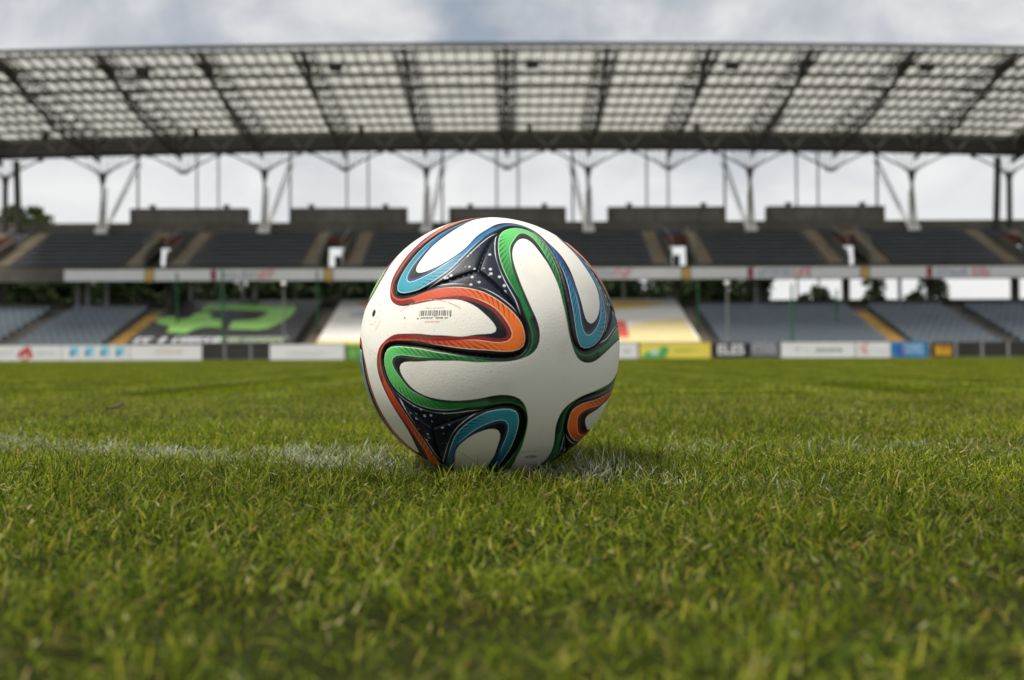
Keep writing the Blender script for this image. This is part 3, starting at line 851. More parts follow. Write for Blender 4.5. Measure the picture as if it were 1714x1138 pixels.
# ------------------------------------------------------------------ the ball
BALL = Vector((-0.01878, 0.84975, 0.11))
BALL_R = Matrix([[0.286966, -0.84577, 0.449805], [-0.117045, -0.496993, -0.859825], [0.950763, 0.194093, -0.241613]])
RB_ = 0.11
EDGE=[(.577,.577,.577),(.562,.548,.619),(.544,.518,.659),(.525,.488,.698),(.502,.457,.734),(.478,.426,.768),(.451,.395,.8),(.422,.364,.831),(.389,.333,.859),(.353,.303,.885),(.313,.278,.908),(.269,.258,.928),(.222,.248,.943),(.175,.254,.951),(.133,.277,.952),(.103,.314,.944),(.083,.359,.93),(.068,.406,.911),(.055,.453,.89),(.044,.499,.865),(.033,.544,.838),(.024,.587,.809),(.015,.629,.777),(.007,.669,.743),(0,.707,.707),(-.007,.743,.669),(-.015,.777,.629),(-.024,.809,.587),(-.033,.838,.544),(-.044,.865,.499),(-.055,.89,.453),(-.068,.911,.406),(-.083,.93,.359),(-.103,.944,.314),(-.133,.952,.277),(-.175,.951,.254),(-.222,.943,.248),(-.269,.928,.258),(-.313,.908,.278),(-.353,.885,.303),(-.389,.859,.333),(-.422,.831,.364),(-.451,.8,.395),(-.478,.768,.426),(-.502,.734,.457),(-.525,.698,.488),(-.544,.659,.518),(-.562,.619,.548),(-.577,.577,.577)]
CURVES={
'Ga':[(-.307,1.286),(-.353,1.259),(-.394,1.223),(-.43,1.185),(-.461,1.143),(-.486,1.096),(-.502,1.045),(-.512,.992),(-.517,.939),(-.518,.887),(-.513,.834),(-.502,.782),(-.486,.731),(-.465,.682),(-.441,.635),(-.412,.59),(-.382,.546),(-.351,.503),(-.321,.46),(-.29,.417),(-.257,.374),(-.226,.33),(-.205,.282),(-.202,.231),(-.219,.181),(-.251,.136),(-.293,.101),(-.339,.077),(-.388,.06),(-.439,.047),(-.492,.034),(-.545,.023),(-.596,.015),(-.648,.007),(-.7,-.002),(-.753,-.013),(-.806,-.025),(-.857,-.035),(-.908,-.043),(-.961,-.052),(-1.014,-.064),(-1.066,-.078),(-1.116,-.092),(-1.166,-.107),(-1.215,-.129),(-1.259,-.161),(-1.289,-.205),(-1.298,-.256)],
'Gb':[(-.278,1.18),(-.316,1.147),(-.347,1.101),(-.373,1.057),(-.396,1.019),(-.415,.979),(-.426,.929),(-.428,.873),(-.425,.82),(-.42,.778),(-.412,.738),(-.396,.688),(-.372,.629),(-.347,.577),(-.333,.549),(-.332,.545),(-.334,.546),(-.327,.528),(-.304,.487),(-.272,.434),(-.242,.384),(-.221,.344),(-.204,.304),(-.192,.258),(-.187,.206),(-.199,.156),(-.229,.117),(-.272,.09),(-.317,.069),(-.36,.049),(-.404,.03),(-.451,.015),(-.501,.002),(-.55,-.008),(-.596,-.019),(-.642,-.031),(-.691,-.045),(-.74,-.057),(-.789,-.067),(-.835,-.078),(-.881,-.091),(-.929,-.107),(-.977,-.123),(-1.024,-.137),(-1.07,-.151),(-1.117,-.169),(-1.159,-.197),(-1.184,-.236)],
'Gc':[(-.281,1.095),(-.318,1.075),(-.349,1.04),(-.373,1.001),(-.39,.963),(-.402,.924),(-.408,.881),(-.407,.837),(-.401,.792),(-.391,.751),(-.379,.711),(-.365,.67),(-.349,.629),(-.331,.589),(-.311,.551),(-.291,.514),(-.269,.476),(-.246,.439),(-.222,.402),(-.201,.365),(-.184,.327),(-.173,.284),(-.17,.24),(-.177,.197),(-.196,.16),(-.225,.128),(-.26,.102),(-.298,.079),(-.336,.061),(-.376,.046),(-.418,.033),(-.46,.02),(-.501,.007),(-.542,-.006),(-.583,-.017),(-.625,-.027),(-.668,-.038),(-.71,-.051),(-.749,-.066),(-.789,-.081),(-.83,-.097),(-.871,-.114),(-.909,-.134),(-.946,-.153),(-.984,-.171),(-1.026,-.19),(-1.066,-.213),(-1.092,-.245)],
'Oa':[(-.301,1.274),(-.351,1.254),(-.395,1.221),(-.431,1.182),(-.461,1.138),(-.485,1.091),(-.504,1.041),(-.518,.988),(-.528,.935),(-.533,.883),(-.532,.83),(-.524,.777),(-.51,.724),(-.492,.674),(-.47,.626),(-.444,.579),(-.416,.533),(-.385,.489),(-.353,.446),(-.319,.405),(-.282,.368),(-.242,.33),(-.207,.289),(-.185,.242),(-.183,.191),(-.203,.139),(-.237,.096),(-.281,.063),(-.328,.042),(-.379,.028),(-.432,.016),(-.485,.006),(-.538,-.002),(-.591,-.007),(-.644,-.012),(-.697,-.019),(-.75,-.03),(-.803,-.041),(-.854,-.052),(-.906,-.064),(-.958,-.078),(-1.01,-.095),(-1.06,-.111),(-1.111,-.126),(-1.162,-.143),(-1.212,-.166),(-1.252,-.202),(-1.274,-.249)],
'Ob':[(-.276,1.173),(-.318,1.162),(-.356,1.131),(-.389,1.091),(-.415,1.052),(-.438,1.013),(-.454,.971),(-.463,.924),(-.465,.874),(-.463,.826),(-.456,.781),(-.444,.737),(-.425,.694),(-.4,.651),(-.373,.611),(-.349,.573),(-.328,.535),(-.307,.494),(-.284,.452),(-.259,.411),(-.235,.372),(-.215,.331),(-.198,.286),(-.188,.238),(-.189,.19),(-.204,.148),(-.235,.114),(-.275,.088),(-.319,.066),(-.362,.048),(-.405,.031),(-.45,.016),(-.496,.004),(-.542,-.007),(-.587,-.017),(-.633,-.028),(-.679,-.04),(-.724,-.055),(-.768,-.073),(-.81,-.091),(-.853,-.111),(-.897,-.131),(-.941,-.149),(-.984,-.164),(-1.029,-.175),(-1.076,-.187),(-1.122,-.206),(-1.158,-.236)],
'Oc':[(-.276,1.056),(-.306,1.048),(-.334,1.016),(-.357,.974),(-.374,.933),(-.387,.897),(-.398,.86),(-.404,.819),(-.405,.775),(-.4,.732),(-.389,.694),(-.373,.658),(-.355,.62),(-.334,.583),(-.313,.546),(-.292,.511),(-.271,.477),(-.249,.441),(-.228,.404),(-.209,.367),(-.193,.33),(-.183,.29),(-.18,.249),(-.183,.206),(-.195,.167),(-.216,.132),(-.244,.101),(-.274,.072),(-.306,.044),(-.339,.021),(-.377,.004),(-.417,-.009),(-.457,-.022),(-.496,-.035),(-.534,-.047),(-.574,-.058),(-.616,-.067),(-.657,-.078),(-.695,-.091),(-.733,-.104),(-.773,-.116),(-.815,-.128),(-.855,-.142),(-.89,-.161),(-.922,-.183),(-.958,-.205),(-.998,-.226),(-1.036,-.249)],
'Ba':[(-.303,1.277),(-.352,1.259),(-.395,1.229),(-.432,1.191),(-.463,1.149),(-.489,1.104),(-.51,1.056),(-.525,1.005),(-.533,.953),(-.535,.901),(-.528,.849),(-.514,.799),(-.493,.751),(-.469,.704),(-.444,.658),(-.418,.613),(-.392,.567),(-.365,.522),(-.335,.478),(-.305,.437),(-.272,.395),(-.24,.353),(-.215,.306),(-.202,.257),(-.208,.206),(-.232,.159),(-.268,.119),(-.312,.09),(-.36,.07),(-.409,.055),(-.46,.042),(-.512,.029),(-.563,.018),(-.614,.006),(-.664,-.007),(-.715,-.021),(-.766,-.035),(-.817,-.047),(-.868,-.057),(-.919,-.066),(-.971,-.077),(-1.022,-.091),(-1.072,-.107),(-1.121,-.123),(-1.17,-.142),(-1.217,-.168),(-1.254,-.204),(-1.276,-.251)],
'Bb':[(-.276,1.173),(-.318,1.163),(-.357,1.132),(-.388,1.092),(-.413,1.051),(-.431,1.011),(-.444,.968),(-.452,.92),(-.455,.871),(-.456,.823),(-.453,.778),(-.443,.734),(-.425,.69),(-.399,.648),(-.372,.608),(-.348,.571),(-.327,.532),(-.306,.492),(-.282,.45),(-.258,.409),(-.234,.37),(-.214,.329),(-.198,.284),(-.188,.236),(-.189,.188),(-.205,.147),(-.236,.113),(-.277,.087),(-.32,.066),(-.363,.047),(-.406,.031),(-.451,.016),(-.497,.003),(-.543,-.008),(-.588,-.017),(-.634,-.028),(-.679,-.042),(-.724,-.059),(-.767,-.076),(-.81,-.093),(-.854,-.109),(-.899,-.126),(-.944,-.142),(-.988,-.157),(-1.031,-.17),(-1.077,-.185),(-1.122,-.206),(-1.158,-.236)],
'Bc':[(-.278,1.077),(-.317,1.073),(-.354,1.048),(-.384,1.012),(-.405,.973),(-.42,.935),(-.43,.895),(-.435,.851),(-.435,.806),(-.431,.763),(-.421,.722),(-.405,.683),(-.383,.646),(-.356,.611),(-.329,.577),(-.306,.542),(-.285,.505),(-.264,.467),(-.241,.429),(-.217,.393),(-.196,.357),(-.18,.317),(-.171,.274),(-.17,.229),(-.18,.188),(-.202,.153),(-.232,.123),(-.268,.096),(-.306,.074),(-.345,.058),(-.385,.045),(-.426,.031),(-.466,.012),(-.503,-.01),(-.539,-.033),(-.576,-.054),(-.616,-.071),(-.657,-.087),(-.697,-.102),(-.738,-.114),(-.779,-.125),(-.822,-.136),(-.863,-.15),(-.902,-.166),(-.94,-.183),(-.98,-.2),(-1.022,-.218),(-1.058,-.244)],
}

EDGE = np.array(EDGE, float); EDGE /= np.linalg.norm(EDGE, axis=1)[:, None]
CURVES = {k: np.array(v) for k, v in CURVES.items()}
def rotq(p, k):
    a = k * PI / 2
    return p @ np.array([[math.cos(a), math.sin(a)], [-math.sin(a), math.cos(a)]])
def azim(v):
    r = np.arccos(np.clip(v[:, 2], -1, 1)); a = np.arctan2(v[:, 1], v[:, 0])
    return np.c_[r * np.cos(a), r * np.sin(a)]
def loop(q): return np.concatenate([rotq(q, k) for k in range(4)])
eq = azim(EDGE)[:-1]
e0, e1 = azim(EDGE)[0], azim(EDGE)[-1]
sg = 1 if np.linalg.norm(rotq(e0[None], 1)[0] - e1) < 1e-2 else -1
seam_loop = np.concatenate([rotq(eq, sg * k) for k in range(4)])
GN_, GX = 300, 1.56
gx = np.linspace(-.03, GX, GN_)
gxx, gyy = np.meshgrid(gx, gx, indexing='ij')
gp = np.c_[gxx.ravel(), gyy.ravel()]
def sdf(poly, pts, want_s=False):
    n = len(poly); q = np.roll(poly, -1, 0)
    best = np.full(len(pts), 9.0); cnt = np.zeros(len(pts), int); st = np.zeros(len(pts))
    for i in range(n):
        a, b = poly[i], q[i]; d = b - a; L2 = d @ d + 1e-12
        t = np.clip(((pts - a) @ d) / L2, 0, 1)
        dd = np.hypot(pts[:, 0] - a[0] - t * d[0], pts[:, 1] - a[1] - t * d[1])
        m = dd < best
        best[m] = dd[m]
        if want_s:
            st[m] = ((i + t[m]) / n * 4) % 1.0
        c = (a[1] > pts[:, 1]) != (b[1] > pts[:, 1])
        with np.errstate(divide='ignore', invalid='ignore'):
            xi = a[0] + (pts[:, 1] - a[1]) / (b[1] - a[1]) * d[0]
        cnt += (c & (pts[:, 0] < xi))
    s = np.where(cnt % 2 == 1, best, -best)
    return (s, st) if want_s else s
GR = {'s': sdf(seam_loop, gp)}
for tname in 'GOB':
    GR[tname + 'a'], GR[tname + 't'] = sdf(loop(CURVES[tname + 'a']), gp, True)
    for k in 'bc':
        GR[tname + k] = sdf(loop(CURVES[tname + k]), gp)
GR = {k: v.reshape(GN_, GN_) for k, v in GR.items()}
def look(grid, p):
    ang = np.arctan2(p[:, 1], p[:, 0]); r = np.hypot(p[:, 0], p[:, 1])
    ang = np.mod(ang, PI / 2)
    x, y = r * np.cos(ang), r * np.sin(ang)
    fx = np.clip((x + .03) / (GX + .03) * (GN_ - 1), 0, GN_ - 1.001); fy = np.clip((y + .03) / (GX + .03) * (GN_ - 1), 0, GN_ - 1.001)
    i, j = fx.astype(int), fy.astype(int); u, w_ = fx - i, fy - j
    return (grid[i, j] * (1-u) * (1-w_) + grid[i+1, j] * u * (1-w_) + grid[i, j+1] * (1-u) * w_ + grid[i+1, j+1] * u * w_)
def frame_of(p, sgn):
    """rows x,y,z of the panel frame in cube axes"""
    I = np.eye(3)
    z, x, y = I[p], I[(p + 1) % 3], I[(p + 2) % 3]
    return np.array([x, y, z]) if sgn > 0 else np.array([x, -y, -z])
PANELS = [(2, 1, 'G'), (2, -1, 'G'), (1, 1, 'O'), (1, -1, 'O'), (0, 1, 'B'), (0, -1, 'B')]
# cube sphere
NS = 184
cs_ = np.tan(np.linspace(-PI / 4, PI / 4, NS + 1))
verts, faces, off = [], [], 0
for (p, sgn) in [(a, b) for a in range(3) for b in (1, -1)]:
    F = frame_of(p, sgn)
    u, w_ = np.meshgrid(cs_, cs_, indexing='ij')
    v = np.c_[u.ravel(), w_.ravel(), np.ones(u.size)] @ F
    verts.append(v / np.linalg.norm(v, axis=1)[:, None])
    idx = np.arange((NS + 1) ** 2).reshape(NS + 1, NS + 1)
    f = np.stack([idx[:-1, :-1], idx[1:, :-1], idx[1:, 1:], idx[:-1, 1:]], -1).reshape(-1, 4) + off
    faces.append(f); off += (NS + 1) ** 2
verts = np.concatenate(verts); faces = np.concatenate(faces)
key = np.round(verts, 6); _, first, inv = np.unique(key, axis=0, return_index=True, return_inverse=True)
inv = inv.ravel(); verts = verts[first]; faces = inv[faces]
fc = verts[faces].mean(1); fc /= np.linalg.norm(fc, axis=1)[:, None]
sc_ = []
for p, sgn, tname in PANELS:
    q = fc @ frame_of(p, sgn).T
    sc_.append(np.where(q[:, 2] > -.1, look(GR['s'], azim(q)), -9))
own = np.argmax(np.array(sc_), 0)
J8 = np.array([(a, b, c) for a in (1, -1) for b in (1, -1) for c in (1, -1)]) / 3 ** .5

def ball_mat(tname):
    m = bpy.data.materials.new({'G': 'ball_green', 'O': 'ball_orange', 'B': 'ball_blue'}[tname]); m.use_nodes = True
    t = m.node_tree; b = t.nodes['Principled BSDF']
    def N(ty, **k):
        n = t.nodes.new(ty)
        for a, v in k.items(): setattr(n, a, v)
        return n
    def at(n): return N('ShaderNodeAttribute', attribute_name=n).outputs['Fac']
    def put(sock, v):
        if hasattr(v, 'links'): t.links.new(v, sock)
        else: sock.default_value = v
    def mt(op, a, b_=0.0, c=None):
        n = N('ShaderNodeMath', operation=op); put(n.inputs[0], a); put(n.inputs[1], b_)
        if c is not None: put(n.inputs[2], c)
        return n.outputs[0]
    def st(x, e, w_=.0035):          # soft step up at e
        n = N('ShaderNodeMapRange'); put(n.inputs[0], x); n.inputs[1].default_value = e - w_; n.inputs[2].default_value = e + w_
        return n.outputs[0]
    def mul(*a):
        r = a[0]
        for x in a[1:]: r = mt('MULTIPLY', r, x)
        return r
    def inv_(x): return mt('SUBTRACT', 1.0, x)
    def line(d, w_, c=0.0): return inv_(st(mt('ABSOLUTE', mt('SUBTRACT', d, c)), w_, .0022))
    def mix(f, a, b_):
        n = N('ShaderNodeMixRGB'); put(n.inputs[0], f)
        for i, v in ((1, a), (2, b_)):
            if isinstance(v, tuple): n.inputs[i].default_value = v + (1,)
            else: t.links.new(v, n.inputs[i])
        return n.outputs[0]
    da, db, dc, ds, rho, jd, tt = (at(n) for n in ('da', 'db', 'dc', 'ds', 'rho', 'jd', 'tt'))
    tc = N('ShaderNodeTexCoord').outputs['Object']
    tip = st(rho, .98, .22)
    cols = {'G': ((.10, .50, .13), (.014, .155, .036), (.008, .035, .02), (.45, .68, .40)),
            'O': ((.80, .17, .02), (.52, .066, .026), (.20, .016, .018), (.85, .60, .42)),
            'B': ((.03, .28, .37), (.011, .13, .29), (.012, .055, .15), (.55, .75, .80))}[tname]
    inner_near = {'G': (.010, .045, .026), 'O': (.19, .014, .016), 'B': (.012, .05, .14)}[tname]
    K = (.004, .005, .007); NAVY = (.0035, .007, .020); WHITE = (.76, .74, .68)
    band = mix(tip, cols[1], cols[0])
    # hatching cut into the colour band on both sides of the tip
    ph = mt('ADD', mul(tt, 46.0), mul(da, 26.0))
    wv = N('ShaderNodeTexNoise'); wv.inputs['Scale'].default_value = 30; t.links.new(tc, wv.inputs['Vector'])
    ph = mt('ADD', ph, mul(wv.outputs['Fac'], 2.2))
    saw = mt('FRACT', ph)
    hat = inv_(st(mt('ADD', mt('ABSOLUTE', mt('SUBTRACT', saw, .5)), mul(da, 3.0)), .24, .05))
    z1 = mul(st(tt, .10, .03), inv_(st(tt, .27, .05))); z2 = mul(st(tt, .66, .05), inv_(st(tt, .90, .03)))
    hat = mul(hat, mt('MAXIMUM', z1, z2), .75)
    band = mix(hat, band, tuple(c * .25 for c in cols[1]))
    col = mix(st(db, 0.0), band, inner_near)                              # inside b: inner dark
    col = mix(st(db, .034 if tname == 'O' else .026, .004), col, K)
    # dark outer zone
    outer = mix(st(jd, .40, .16), NAVY, K)
    vor = N('ShaderNodeTexVoronoi'); vor.inputs['Scale'].default_value = 170; t.links.new(tc, vor.inputs['Vector'])
    star = mul(inv_(st(vor.outputs['Distance'], .21, .06)), inv_(st(jd, .30, .03)), inv_(st(da, -.028, .006)), st(ds, .018, .004), .8)
    outer = mix(star, outer, (.62, .70, .74))
    arcl = mul(line(da, .0035, -.030), inv_(st(jd, .42, .03)), st(jd, .16, .03), .75)
    outer = mix(arcl, outer, (.66, .70, .76))
    col = mix(st(da, 0.0), outer, col)
    col = mix(mul(line(da, .0032), st(rho, .72, .1), .8), col, cols[3])
    col = mix(mul(line(db, .0030), st(rho, .92, .06), .8), col, cols[3])
    col = mix(st(dc, 0.0), col, WHITE)
    dn = N('ShaderNodeTexNoise'); dn.inputs['Scale'].default_value = 24; dn.inputs['Detail'].default_value = 6; t.links.new(tc, dn.inputs['Vector'])
    dirt = mul(st(dn.outputs['Fac'], .58, .10), .16)
    col = mix(dirt, col, (.26, .24, .15))
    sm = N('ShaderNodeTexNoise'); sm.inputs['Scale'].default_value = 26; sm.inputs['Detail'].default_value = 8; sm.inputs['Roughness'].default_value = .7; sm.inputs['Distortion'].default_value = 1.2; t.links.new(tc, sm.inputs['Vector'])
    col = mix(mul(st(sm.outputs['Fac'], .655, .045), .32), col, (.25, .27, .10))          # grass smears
    sk = N('ShaderNodeTexVoronoi'); sk.inputs['Scale'].default_value = 230; t.links.new(tc, sk.inputs['Vector'])
    col = mix(mul(inv_(st(sk.outputs['Distance'], .13, .05)), st(sm.outputs['Fac'], .56, .05), .55), col, (.11, .085, .045))   # specks of soil
    col = mix(inv_(st(ds, .006, .003)), col, (.003, .003, .004))
    t.links.new(col, b.inputs['Base Color'])
    b.inputs['Roughness'].default_value = .46
    b.inputs['Specular IOR Level'].default_value = .26
    v2 = N('ShaderNodeTexVoronoi'); v2.inputs['Scale'].default_value = 620; t.links.new(tc, v2.inputs['Vector'])
    gr = mt('MULTIPLY', inv_(st(ds, .010, .008)), -1.2)
    hgt = mt('ADD', mul(v2.outputs['Distance'], .11), gr)
    bp = N('ShaderNodeBump'); bp.inputs['Strength'].default_value = .5; bp.inputs['Distance'].default_value = .0012
    t.links.new(hgt, bp.inputs['Height']); t.links.new(bp.outputs[0], b.inputs['Normal'])
    return m
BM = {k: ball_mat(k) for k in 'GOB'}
football = empty('football', BALL)
football.matrix_world = Matrix.Translation(BALL) @ BALL_R.to_4x4()
tag(football, 'white football with green, orange and blue ribbon loops resting on the painted line', 'football')
def lin(me, name, vals):
    a = me.attributes.new(name, 'FLOAT', 'POINT'); a.data.foreach_set('value', vals.astype(np.float32))
for i, (p, sgn, tname) in enumerate(PANELS):
    f = faces[own == i]; used, inv2 = np.unique(f, return_inverse=True)
    v = verts[used]; f = inv2.reshape(-1, 4)
    q = v @ frame_of(p, sgn).T; az = azim(q)
    ds = look(GR['s'], az)
    rho = np.hypot(az[:, 0], az[:, 1]); wc = np.clip((.64 - rho) / .2, 0, 1); wc = wc * wc * (3 - 2 * wc)
    da = (1 - wc) * np.minimum(look(GR[tname + 'a'], az), ds - .020) + wc * (ds - .029)
    db = np.maximum(look(GR[tname + 'b'], az), ds - (.30 - .2585 * wc))
    rad = RB_ - .0011 * np.exp(-(ds / .0085) ** 2) - .0006 * np.exp(-(ds / .022) ** 2)
    me = bpy.data.meshes.new('panel')
    me.from_pydata((v * rad[:, None]).tolist(), [], f.tolist())
    lin(me, 'ds', ds); lin(me, 'da', da); lin(me, 'db', db); lin(me, 'dc', look(GR[tname + 'c'], az))
    lin(me, 'tt', look(GR[tname + 't'], az)); lin(me, 'rho', np.hypot(az[:, 0], az[:, 1]))
    lin(me, 'jd', np.arccos(np.clip((v @ J8.T).max(1), -1, 1)))
    me.polygons.foreach_set('use_smooth', [True] * len(me.polygons))
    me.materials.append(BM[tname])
    link('panel', me, football)
# small prints, laid on the curved surface
def decal(name, d, r, rects, m, lift=.00012):
    d = Vector(d).normalized(); r = Vector(r); r = (r - d * r.dot(d)).normalized(); u = d.cross(r)
    if (BALL_R @ u).z < 0: u = -u
    mb = MB()
    for (x0, x1, y0, y1) in rects:
        nx = max(1, int(abs(x1 - x0) / 3)); 
        P = []
        for k in range(nx + 1):
            x = x0 + (x1 - x0) * k / nx
            for y in (y0, y1):
                q = (d + r * (x * .001 / RB_) + u * (y * .001 / RB_)).normalized() * (RB_ + lift)
                P.append(q)
        mb.add(P, [(2*k, 2*k+2, 2*k+3, 2*k+1) for k in range(nx)])
    return mb.build(name, m, football)
def dashes(x0, x1, y, h, seed, lo=.5, hi=1.3, gap=.45):
    r_ = random.Random(seed); out = []; x = x0
    while x < x1:
        w2 = r_.uniform(lo, hi); out.append((x, x + w2, y + (h * .25 if r_.random() < .4 else 0), y + h)); x += w2 + (gap if r_.random() < .85 else gap * 3)
    return out
M['print_red'] = mat('print_red', (.72, .30, .18), .45, .1, 200)
M['print_grey'] = mat('print_grey', (.12, .12, .12), .45, .1, 200)
M['valve_black'] = mat('valve_black', (.008, .008, .008), .6, .1, 200)
bc, br = (.208, .8007, .5619), (.3017, -.5989, .7418)
rr_ = random.Random(4); bars = []; x = -12.5
while x < 14.5:
    w2 = rr_.choice((.35, .35, .6, .95)); long = x < -11.5 or x > 13 or abs(x - 1) < .8
    if not (x < -10 and rr_.random() < .3): bars.append((x, x + w2, -1.8 if long else -1.0, 3.2))
    x += w2 + rr_.choice((.35, .5, .9))
decal('barcode', bc, br, bars, M['print_grey'])
decal('barcode_digits', bc, br, dashes(-14.5, -13.4, -3.6, 1.2, 1) + dashes(-11, 0, -3.4, 1.3, 2, .5, .8) + dashes(2, 12.5, -3.4, 1.3, 3, .5, .8), M['print_grey'])
decal('lettering', bc, br, dashes(-7, 7, 4.6, .8, 5) + dashes(-7, 5, -6.2, .9, 6), M['print_red'])
arc = []
for k in range(52):
    x = -33 + k * 1.05
    if k in (12, 13, 29, 40): continue
    arc.append((x, x + .75, 11.4 - .010 * (x + 5) ** 2 + (.25 if x < -10 else 0), 12.2 - .010 * (x + 5) ** 2 + (.25 if x < -10 else 0)))
decal('lettering', bc, br, arc, M['print_red'])
decal('mark', bc, br, [(-4.4, -3.0, 11.6, 12.9)], M['print_grey'])
decal('mark', (.1154, .9206, .3732), (.3401, -.3896, .8559), [(-.5, .6, -.4, .6), (.4, 1.0, -.9, -.2)], M['print_grey'])
vd, vr = (.0537, .9986, -.0023), (.2918, -.0135, .9564)
def ring_rects(R_, w_, n, skip=2): return [(R_ * math.cos(2*PI*k/n) - w_, R_ * math.cos(2*PI*k/n) + w_, R_ * math.sin(2*PI*k/n) - w_, R_ * math.sin(2*PI*k/n) + w_) for k in range(n) if k % 5 < 5 - skip]
decal('valve_ring', vd, vr, ring_rects(9.6, .32, 60), M['print_red'])
decal('lettering', (-.0121, .9922, .1241), (.9191, -.0378, .3923), dashes(-5, 6, 0, .9, 8), M['print_red'])
mb = MB(); d = Vector(vd).normalized(); r0_ = Vector(vr); r0_ = (r0_ - d * r0_.dot(d)).normalized(); u0_ = d.cross(r0_)
P = [d * (RB_ + .0002)] + [(d * RB_ + r0_ * .0029 * math.cos(2*PI*k/20) + u0_ * .0029 * math.sin(2*PI*k/20)).normalized() * (RB_ + .00025) for k in range(20)]
mb.add(P, [(0, 1 + k, 1 + (k + 1) % 20) for k in range(20)]).build('valve', M['valve_black'], football)
ed, er = (-.6077, -.1527, .7793), (.1553, -.9852, -.072)
decal('emblem', ed, er, [(-5.5, -2.4, -1.2, 0.3), (-4.6, 3.2, 1.2, 1.8), (-1.6, 2.6, -.6, .5), (3.6, 5.4, -1.6, .5), (-3, 4, -2.2, -1.5)], M['print_grey'])
decal('lettering', (-.5589, -.107, .8223), (.2346, -.9715, .033), dashes(-9, 7, 0, .5, 9) + dashes(-7, 6, -1.3, .5, 10), M['print_grey'])

# ------------------------------------------------------------------ grass
def vnoise(x, y, s, seed):
    r_ = np.random.default_rng(seed); g = r_.random((64, 64))
    u, w_ = x / s + 100, y / s + 100; i, j = np.floor(u).astype(int), np.floor(w_).astype(int); f, h = u - i, w_ - j
    f = f * f * (3 - 2 * f); h = h * h * (3 - 2 * h); i %= 64; j %= 64; a, b = (i + 1) % 64, (j + 1) % 64
    return g[i, j] * (1-f) * (1-h) + g[a, j] * f * (1-h) + g[i, b] * (1-f) * h + g[a, b] * f * h
def grass_mat():
    m = bpy.data.materials.new('grass_blade'); m.use_nodes = True; t = m.node_tree; b = t.nodes['Principled BSDF']
    at = t.nodes.new('ShaderNodeAttribute'); at.attribute_name = 'blade'
    tc = t.nodes.new('ShaderNodeTexCoord'); n = t.nodes.new('ShaderNodeTexNoise'); n.inputs['Scale'].default_value = 900
    t.links.new(tc.outputs['Object'], n.inputs['Vector'])
    mx0 = t.nodes.new('ShaderNodeMixRGB'); mx0.blend_type = 'MULTIPLY'; mx0.inputs[0].default_value = .35
    t.links.new(at.outputs['Color'], mx0.inputs[1]); t.links.new(n.outputs['Fac'], mx0.inputs[2])
    # broad patches of the lawn, in world space
    g = t.nodes.new('ShaderNodeNewGeometry'); n2 = t.nodes.new('ShaderNodeTexNoise'); n2.inputs['Scale'].default_value = .55; n2.inputs['Detail'].default_value = 4
    t.links.new(g.outputs['Position'], n2.inputs['Vector'])
    r2 = t.nodes.new('ShaderNodeValToRGB'); r2.color_ramp.elements[0].position = .35; r2.color_ramp.elements[1].position = .65
    r2.color_ramp.elements[0].color = (.93, .95, .92, 1); r2.color_ramp.elements[1].color = (1.05, 1.03, 1, 1)
    t.links.new(n2.outputs['Fac'], r2.inputs[0])
    mx1 = t.nodes.new('ShaderNodeMixRGB'); mx1.blend_type = 'MULTIPLY'; mx1.inputs[0].default_value = 1
    t.links.new(mx0.outputs[0], mx1.inputs[1]); t.links.new(r2.outputs[0], mx1.inputs[2])
    t.links.new(mx1.outputs[0], b.inputs['Base Color'])
    b.inputs['Roughness'].default_value = .5; b.inputs['Specular IOR Level'].default_value = .16
    tr = t.nodes.new('ShaderNodeBsdfTranslucent'); t.links.new(mx1.outputs[0], tr.inputs[0])
    mx = t.nodes.new('ShaderNodeMixShader'); mx.inputs[0].default_value = .5
    t.links.new(b.outputs[0], mx.inputs[1]); t.links.new(tr.outputs[0], mx.inputs[2]); t.links.new(mx.outputs[0], t.nodes['Material Output'].inputs[0])
    return m
M['grass'] = grass_mat()
